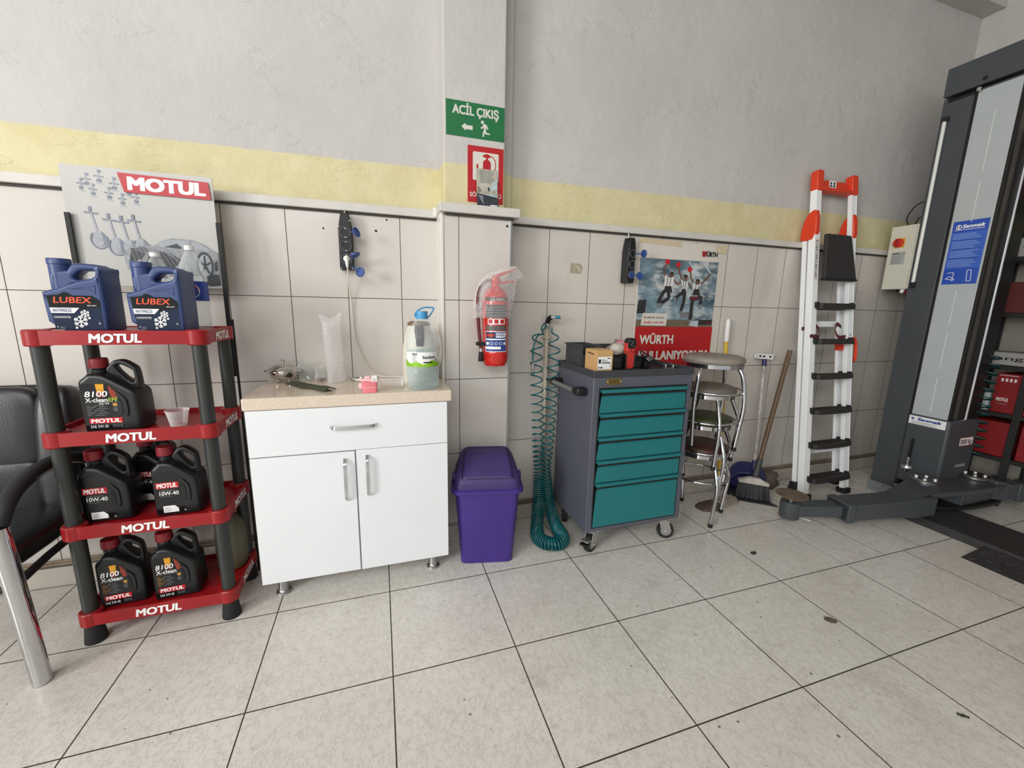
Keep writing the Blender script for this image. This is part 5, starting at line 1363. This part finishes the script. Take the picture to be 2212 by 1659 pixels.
for s in (-1, 1):
    def stp(m):
        x = s*(HW-.03)
        pts = catmull([(x, .046, 1.195), (x-s*.06, .036, 1.215), (x-s*.105, .022, 1.180), (x-s*.09, .01, 1.125), (x-s*.03, .0, 1.125), (x, -.002, 1.135)], 6)
        rings = []
        for i, q in enumerate(pts):
            q = Vector(q); rings.append([tuple(q+Vector((0, 0, .012))), tuple(q+Vector((0, .002, .012))), tuple(q+Vector((0, .002, -.012))), tuple(q+Vector((0, 0, -.012)))])
        m.loft(rings, STRAP)
        if s < 0: m.box(-HW-.004, -HW+.07, -.0165, -.0125, 1.118, 1.140, STRAP).box(-HW-.010, -HW+.05, .038, .042, 1.170, 1.194, STRAP)
        m.lathe([(.006, 0), (.006, .003)], ZINC, 12, (x, -.0145, 1.138), 'y')
    lb('strap', stp, lad, 0)
def grip(m):
    pts = catmull([(HW, .012, 1.110), (HW+.055, .012, 1.112), (HW+.074, .012, 1.075), (HW+.074, .012, .985), (HW+.052, .012, .955), (HW, .012, .958)], 6)
    m.tube(pts, .011, ORG, 10); m.box(HW-.075, HW+.004, .010, .060, 1.03, 1.075, ORG)
lb('side_handle', grip, lad, 0)

# ---------------------------------------------------------------- grey bag lying behind the ladder foot
SACK = mat('dusty brown sack', (92, 82, 72), 0.9, 0, 0.15, 12, .3, 60)
crumple('dusty brown sack slumped on the floor behind the ladder foot', 'sack', 'sack', (2.62, -.105, .062), .10, .06, .075, SACK, 21)

# ================================================================ two-post vehicle lift (the near post)
LDARK = mat('anthracite lift paint', (68, 72, 76), 0.45, 0, 0.05, 4)
LLITE = mat('light grey lift cover', (178, 184, 184), 0.45, 0, 0.04, 5)
LBLK = mat('greasy black steel', (28, 27, 26), 0.5, 0.2, 0.2, 20)
LRAIL = mat('greasy grey slideway', (96, 92, 84), 0.45, 0.3, 0.2, 9)
PALEG = mat('pale grey base plate', (172, 178, 180), 0.5, 0.1, 0.06, 12)
lift = thing('vehicle_lift', 'tall anthracite two-post vehicle lift column with grey cover and swing arms', 'vehicle lift', (3.62, -.42, 0))
MB().prism([(-.06, .205), (-.285, .080), (-.285, -.16), (-.02, -.27), (.30, -.27), (.30, .205)], 0, .016, PALEG).build('base_plate', lift, bevel=.003)
MB().lathe([(.009, .0162), (.009, .0168)], BLACKM, 14, (-.115, .075, 0)).cyl((-.075, .015, .016), (-.075, .015, .050), .016, PALEG).build('anchor_hole', lift)
m = MB().box(-.068, .250, .170, .190, .016, 2.665, LDARK).box(-.070, -.058, .038, .190, .016, 2.635, LDARK).box(.240, .252, -.180, .190, .016, 2.665, LDARK)
m.box(-.058, -.050, -.18, .038, .6, 2.66, LDARK)
m.box(-.066, -.052, .022, .040, .016, 2.64, LBLK)
m.build('column', lift, bevel=.003)
MB().box(-.050, .240, .02, .160, .016, 2.66, LBLK).build('column_core', lift)
m = MB().box(-.068, -.056, -.172, .022, .585, 2.645, LLITE)
cov = m.build('cover_panel', lift, bevel=.002)
SLOTM = mat('cover slot', (216, 220, 220), .4)
for z0, z1 in ((.62, .86), (.92, 1.16), (1.22, 1.44), (1.86, 2.10), (2.16, 2.50)): MB().box(-.0695, -.0675, -.078, -.0745, z0, z1, SLOTM).build('slot', cov)
MB().box(-.068, -.040, -.186, -.173, .585, 2.645, LBLK).box(-.040, .050, -.168, -.160, .58, 2.645, LRAIL).box(.050, .090, -.186, -.160, .58, 2.645, LBLK).build('slideway', lift, bevel=.002)
MB().cyl((.098, -.186, .58), (.098, -.186, 2.64), .008, CHROME, n=10).box(.106, .252, -.184, -.170, .016, 2.64, LBLK).build('guide_edge', lift)
bs = MB().add([(-.0686, .008, 1.478), (-.0686, -.162, 1.478), (-.0686, -.162, 1.872), (-.0686, .008, 1.872)], [(0, 1, 2, 3)], mat('blue instruction sticker', (40, 78, 176), .35, 0, .04)).build('instruction_sticker', lift, smooth=0)
p = Print(lambda u, v_, q: (-.0687-q, .008-u, 1.478+v_))
p.rect(.0, .10, .170, .325, mat('sticker blue tint', (58, 98, 190), .35)).up()
p.text('Sanmak', .100, .350, .022, INKW, w=.105, bold=.03, shear=.2); p.poly(circ(.030, .358, .015, 16), INKW).up(); p.poly(circ(.030, .358, .011, 16), XB); p.rect(.026, .347, .033, .369, INKW)
for i in range(22):
    z = .312-.0095*i
    if i in (4, 10, 16): p.rect(.012, z, .158, z+.003, XB)
    else: p.rect(.012, z, .118+.01*((i*5) % 4), z+.0028, mat('faint sticker print', (150, 172, 220), .4))
p.rect(.012, .338, .155, .341, INKW)
p.line([(.050, .02), (.052, .075), (.020, .072)], .003, INKW); p.line([(.062, .03), (.036, .050), (.015, .035), (.060, .026)], .003, INKW); p.line([(.120, .018), (.116, .085), (.136, .085), (.140, .018), (.120, .018)], .003, INKW)
p.build('sticker_print', bs, smooth=0)
# striplight fixed to the side of the post
m = MB().tube([(-.082, .158, 1.500), (-.082, .158, 2.520)], .0105, mat('milky light tube', (222, 224, 216), .25, 0, .05, 90), 14)
tb = m.build('light_tube', lift)
MB().box(-.092, -.070, .146, .170, 1.462, 1.502, BLACKM).build('tube_holder', tb, bevel=.003)
MB().box(-.092, -.070, .140, .172, 2.518, 2.548, BLACKM).build('tube_holder', tb, bevel=.003)
# cross beam to the other post
MB().box(-.075, .180, -3.2, .195, 2.675, 2.842, LDARK).build('cross_beam', lift, bevel=.003)
MB().cyl((-.078, .0, 2.705), (-.066, .0, 2.705), .012, BLACKM).cyl((-.085, .012, 2.655), (-.085, .012, 2.635), .014, CHROME).build('beam_bolt', lift)
# carriage
m = MB().box(-.095, .235, -.205, .030, .095, .588, LDARK); cr = m.build('carriage', lift, bevel=.016, seg=4)
o = Print(lambda u, v_, q: (-.0952-q, .020-u, .545+v_)); o.rect(.004, -.022, .205, .036, INKW).up()
o.text('Sanmak', .115, .008, .020, XB, w=.130, bold=.04, shear=.25); [o.rect(.02, -.004-.007*i, .16-.02*(i % 2), -.0015-.007*i, INKG) for i in range(3)]
o.poly([(.014, .016), (.024, .026), (.034, .016), (.024, .006)], XB)
o.build('maker_plate', cr, smooth=0)
o = Print(lambda u, v_, q: (.05+u, -.2052-q, .405+v_)); o.rect(0, 0, .145, .062, INKW).up(); o.rect(0, .0, .145, .004, REDP); o.rect(0, .058, .145, .062, REDP); o.text('3000 Kg.', .0725, .014, .034, mat('maroon load print', (96, 30, 30), .5), w=.128, bold=.02)
o.build('load_label', cr, smooth=0)
o = Print(lambda u, v_, q: (.06+u, -.2052-q, .255+v_)); o.rect(0, 0, .110, .020, mat('faded label', (150, 146, 136), .5)).build('small_label', cr, smooth=0)
# arm carrier, pivots and swing arms
m = MB().prism(chaikin([(-.42, -.34), (-.30, -.36), (-.16, -.38), (.20, -.40), (.32, -.36), (.34, -.20), (.24, -.15), (-.26, -.11), (-.40, -.22)], 1), .152, .186, LDARK).prism(chaikin([(-.34, -.32), (-.16, -.38), (.20, -.40), (.32, -.36), (.34, -.20), (.24, -.15), (-.26, -.11), (-.34, -.2)], 1), .052, .074, LBLK).box(-.14, .20, -.36, -.20, .074, .152, LDARK)
m.build('arm_carrier', lift, bevel=.004)
for x, y in ((-.235, -.205), (.195, -.255)):
    m = MB().lathe([(.075, .188), (.078, .192), (.078, .206), (.070, .212), (.001, .212)], STEEL, 32, (x, y, 0))
    pv = m.build('pivot_disc', lift)
    MB().lathe([(.030, .036), (.030, .053)], STEEL, 16, (x, y, 0)).build('pivot_pin', pv)
    m = MB()
    for k in range(4): a = k*PI/2+.4; m.lathe([(.012, .211), (.012, .221), (.008, .223)], ZINC, 6, (x+.045*math.cos(a), y+.045*math.sin(a), 0))
    m.build('bolt', pv)
MB().cyl((-.165, -.06, .19), (-.165, -.06, .30), .009, CHROME, n=12).lathe([(.03, .215), (.034, .225), (.03, .24), (.012, .244)], ZINC, 18, (-.165, -.06, 0)).build('lock_pin', lift)
MB().prism([(-.12, .19), (-.112, .19), (-.108, .42), (-.114, .42)], -.045, -.030, LBLK, 'y').build('gusset', lift)
def arm(name, p0, p1, p2, w0, w1, h0, h1):
    """outer box section p0-p1, inner telescope to p2 with a lifting pad"""
    P0, P1, P2 = Vector(p0), Vector(p1), Vector(p2)
    d = (P1-P0).normalized(); n_ = Vector((-d.y, d.x, 0)).normalized()
    m = MB()
    def sec(c, w, h): return [tuple(c+n_*w+Vector((0, 0, h))), tuple(c-n_*w+Vector((0, 0, h))), tuple(c-n_*w-Vector((0, 0, h))), tuple(c+n_*w-Vector((0, 0, h)))]
    m.loft([sec(P0, w0*.95, h0*1.15), sec(P0.lerp(P1, .25), w0*1.05, h0*1.2), sec(P0.lerp(P1, .45), w0, h0), sec(P1, w0, h0)], LDARK)
    m.loft([sec(P1-d*.05, w0*1.12, h0*1.12), sec(P1, w0*1.12, h0*1.12)], LDARK)
    a_ = m.build(name, lift, bevel=.005)
    m = MB().loft([sec(P1.lerp(P2, .02), w1, h1), sec(P2, w1, h1*.9)], LDARK); m.build('telescope', a_, bevel=.004)
    m = MB().lathe([(.052, -.055), (.054, -.05), (.054, .045), (.050, .05)], LDARK, 26, tuple(P2)).cyl(P2+Vector((0, 0, .04)), P2+Vector((0, 0, .09)), .020, STEEL); m.build('arm_end', a_)
    return a_, P2
a1, e1 = arm('swing_arm', (3.19-3.62, -.735+.42, .120), (2.60-3.62, -.612+.42, .098), (2.335-3.62, -.515+.42, .088), .072, .048, .050, .036)
v = [(-.0, -.0)]
pd = MB().lathe([(.02, .078), (.07, .080), (.085, .088), (.088, .094), (.070, .096), (.001, .092)], mat('muddy rubber pad', (112, 94, 78), .85, 0, .3, 40, .6, 90), 30, tuple(e1)); pd.build('lifting_pad', a1)
a2, e2 = arm('swing_arm', (3.82-3.62, -.72+.42, .145), (4.02-3.62, -.775+.42, .125), (4.13-3.62, -.80+.42, .12), .075, .05, .055, .042)
MB().loft([[( -.62, -.31, .165), (-.62, -.20, .165), (-.62, -.20, .158), (-.62, -.31, .158)], [(-.42, -.36, .200), (-.42, -.18, .200), (-.42, -.18, .192), (-.42, -.36, .192)], [(-.22, -.31, .188), (-.22, -.12, .188), (-.22, -.12, .180), (-.22, -.31, .180)]], LDARK).build('arm_cover', a1, bevel=.002)
# floor channel between the posts, with a chequered ramp
FLP = mat('dark floor plate', (58, 58, 58), 0.55, 0.2, 0.15, 8)
fp = thing('floor_channel', 'long low dark steel channel cover on the floor running from the lift post', 'floor plate', (3.30, -.70, 0))
MB().prism([(-.200, 0), (-.170, .040), (.190, .040), (.215, 0)], -3.0, .03, FLP, 'y').build('cover', fp, bevel=.003)
CHK = mat('chequer plate', (66, 66, 66), 0.5, 0.3, 0.12, 10)
rp = thing('chequer_ramp', 'short chequered steel ramp plate butted against the floor channel', 'ramp', (3.02, -1.06, 0))
m = MB().prism([(-.125, 0), (.085, .030), (.100, 0)], -1.6, 0.0, CHK, 'y'); m.build('plate', rp, bevel=.001)
m = MB()
for i in range(30):
    for j in range(4):
        x = -.10+.05*j; y = -.03-.05*i; z = .030*(x+.125)/.21+.0004; a = PI/4 if (i+j) % 2 else -PI/4
        dx, dy = .017*math.cos(a), .017*math.sin(a)
        m.cyl((x-dx, y-dy, z-.004*0), (x+dx, y+dy, z+.030*dx*2/.21*.5), .0032, CHK, n=6)
m.build('chequer_pattern', rp)

# control cabinet beside the post
CBX = mat('cream enamel box', (208, 206, 190), 0.4, 0, 0.03, 8)
ORNG = mat('yellow switch plate', (220, 160, 50), 0.4)
cb = thing('control_box', 'cream electrical control box with a red rotary switch beside the lift post', 'control box', (3.575, .020, 1.458))
MB().box(0, .130, -.250, -.080, 0, .442, CBX).build('body', cb, bevel=.004)
MB().box(-.012, 0, -.230, -.080+.0, .0, .442, CBX).box(-.010, .0, -.252, -.230, 0, .442, CBX).build('door', cb, bevel=.003)
side = lambda u, v_, q: (-.0122-q, -.085-u, v_)
MB().box(-.0135, -.012, -.175, -.112, .292, .358, ORNG).build('switch_plate', cb, bevel=.001)
MB().lathe([(.030, .012), (.030, .030), (.026, .034)], mat('red switch knob', (204, 40, 30), .35), 28, (0, 0, 0), 'x').box(-.001-.0, .036+.008, -.006, .006, -.026, .026, mat('dark red grip', (150, 24, 20), .35)).build('rotary_switch', cb, bevel=.002, loc=(0, -.140, .325), rot=(0, 0, PI))
p = Print(side); p.rect(.02, .175, .105, .262, mat('silver rating plate', (164, 166, 164), .4)).up(); p.text('CE', .092, .246, .009, INKK, w=.014); p.rect(.03, .247, .070, .253, INKK)
for i in range(6): p.rect(.026, .183+.010*i, .080+.006*(i % 3), .1862+.010*i, INKG)
p.build('rating_plate', cb, smooth=0)
MB().cyl((.05, -.14, -.02), (.05, -.14, 0), .012, BLACK).cyl((.02, -.20, -.028), (.02, -.20, 0), .016, CAPW).build('cable_gland', cb)
MB().lathe([(.013, -.01), (.016, .0), (.016, .03), (.010, .036)], mat('maroon plug', (88, 26, 50), .45), 16).build('plug', cb, loc=(.012, -.225, -.026), rot=(.5, 0, 0))
MB().tube(catmull([(.05, -.15, .44), (.04, -.13, .50), (.05, -.16, .575), (.07, -.20, .60), (.09, -.24, .585)], 6), .0045, BLACKM, 8).tube(catmull([(.06, -.17, .44), (.06, -.19, .49), (.08, -.22, .505)], 6), .0045, BLACKM, 8).build('cable_loop', cb)

# ---------------------------------------------------------------- stock shelf against the end wall
SHB = mat('black shelf steel', (34, 34, 34), 0.5, 0.1, 0.12, 10)
BOXR = mat('red carton', (128, 18, 22), 0.5, 0, 0.08, 8)
BOXG = mat('grey carton', (150, 148, 142), 0.6, 0, 0.08, 8)
sh = thing('stock_shelf', 'black steel stock shelf in the dim corner beyond the lift post', 'shelf', (4.085, -.90, 0))
LV = (.335, .635, .955, 1.30, 1.66, 2.02, 2.38)
for z in LV: MB().box(-.145, .140, -.78, .46, z-.028, z, SHB).build('shelf_board', sh, bevel=.002)
for x in (-.150, .130):
    for y in (-.76, -.16+.32-.01, .44): MB().box(x, x+.02, y-.018, y+.018, 0, 2.42, SHB).build('upright', sh, bevel=.002)
def carton(label, y0, y1, z, h, mt, txt, grp, x=3.955, d=.22):
    t = thing('oil_carton', label, 'carton', (x, (y0+y1)/2, z+.001), 0, grp); w = y1-y0
    MB().box(0, d, -w/2, w/2, 0, h, mt).build('box', t, bevel=.003)
    p = Print(lambda u, v_, q: (-.0004-q, w/2-u, v_))
    if txt == 'MOTUL':
        p.text('MOTUL', w*.40, h*.30, h*.085, SGN_W, w=w*.46, bold=.04, shear=.1); p.rect(w*.2, h*.22, w*.62, h*.235, INKG)
        for i in range(4): p.rect(w*(.2+.16*i), h*.80, w*(.29+.16*i), h*.88, SGN_W)
        p.rect(w*.1, h*.95, w*.8, h*.962, SGN_W)
    else: p.text(txt, w*.5, h*.4, h*.32, INKK, w=w*.6, bold=.01)
    p.build('printing', t, smooth=0); return t
carton('red oil carton on the shelf tier just above the floor, behind the lift carriage', -.74, -.545, LV[0], .235, BOXR, '', 'red cartons on the stock shelf')
carton('red oil carton on the shelf tier just above the floor, at the frame edge', -1.02, -.78, LV[0], .235, BOXR, 'MOTUL', 'red cartons on the stock shelf')
carton('red oil carton printed with white symbols on the second shelf tier', -.735, -.61, LV[1], .265, BOXR, 'MOTUL', 'red cartons on the stock shelf')
carton('red oil carton on the second shelf tier, at the frame edge', -.96, -.765, LV[1], .250, BOXR, '', 'red cartons on the stock shelf')
carton('low grey carton with dark lettering on the third shelf tier', -.86, -.50, LV[2], .085, BOXG, 'ongas', 'grey cartons on the stock shelf')
carton('pale grey carton with dark lettering high on the stock shelf', -.86, -.52, LV[4], .120, BOXG, 'ongas', 'grey cartons on the stock shelf')
carton('dark red carton on the fourth shelf tier behind the lift post', -.80, -.52, LV[3], .200, mat('dark red carton card', (84, 30, 26), .6), '', 'dark cartons on the stock shelf')
carton('red carton near the top of the stock shelf beside the lift post', -.80, -.52, LV[5], .220, BOXR, '', 'red cartons on the stock shelf')
t = thing('storage_tub', 'pale grey plastic tub on the second shelf tier behind the lift slideway', 'tub', (4.00, -.56, LV[1]+.001))
MB().rbox(-.04, .10, -.035, .035, 0, .130, .015, mat('pale tub plastic', (170, 178, 180), .5)).build('tub', t, bevel=.004)
# dark green spiral hose hanging by the shelf and heaped on the floor
h2 = thing('spiral_hose', 'dark green spiral air hose hanging by the stock shelf, its end heaped on the floor', 'air hose', (3.86, -.60, 0))
DG = mat('dark green hose', (12, 62, 58), 0.35, 0, 0.1, 9)
pts = []
n = 260
for i in range(n):
    s_ = i/(n-1); ph = s_*2*PI*13; z = 1.05-.72*s_
    pts.append((.0+.030*math.cos(ph), -.0+.045*math.sin(ph)-.02*s_, z))
MB().tube(pts, .0052, DG, 6).build('hanging_spiral', h2, smooth=180)
pts = []; n = 900
for i in range(n):
    s_ = i/(n-1); ph = s_*2*PI*46; th = -.4+s_*3.9; R_ = .100
    c = Vector((-.045+R_*math.cos(th), -.105+.12*math.sin(th), .048)); rad = Vector((math.cos(th), math.sin(th), 0))
    pts.append(tuple(c+rad*.040*math.cos(ph)+Vector((0, 0, .042))*math.sin(ph)))
MB().tube(pts, .0052, DG, 6).build('floor_spiral', h2, smooth=180)

# ---------------------------------------------------------------- bits on the floor
o = MB().box(-.035, .035, -.004, .004, 0, .004, CAPW).build('stick', bevel=.001, loc=(2.466, -.522, .0), rot=(0, 0, -1.15)); tag(o, 'thin white stick lying on the floor in front of the lift arm', 'stick')
LEAFM = mat('dry dark leaf', (66, 62, 50), .8, 0, .2, 60)
def scrap(name, label, cat, x, y, rx, ry, a, mt, seed):
    v = [(0, 0, .004)]; n = 14
    for i in range(n):
        t_ = 2*PI*i/n; k_ = 1+.35*noise.noise(Vector((math.cos(t_)*1.5, math.sin(t_)*1.5, seed))); v.append((rx*k_*math.cos(t_), ry*k_*math.sin(t_), .0008+.003*(i % 2)))
    o = MB().add(v, [(0, i+1, (i+1) % n+1) for i in range(n)], mt).build(name, smooth=180, loc=(x, y, 0), rot=(0, 0, a)); return tag(o, label, cat)
scrap('dry_leaf', 'small dark curled leaf on the floor tiles before the stools', 'leaf', 1.835, -.717, .022, .012, .3, LEAFM, 2)
STAINM = mat('rubbery brown blot', (104, 94, 80), .5, 0, .25, 60)
scrap('tar_blot', 'oval brown blot of tar stuck on the open floor', 'blot', 1.733, -1.185, .026, .017, -.6, STAINM, 5)
scrap('dirt_crumb', 'dark crumb of dirt by the floor joint in front of the open tiles', 'crumb', 1.72, -1.61, .018, .006, -.7, LEAFM, 8)
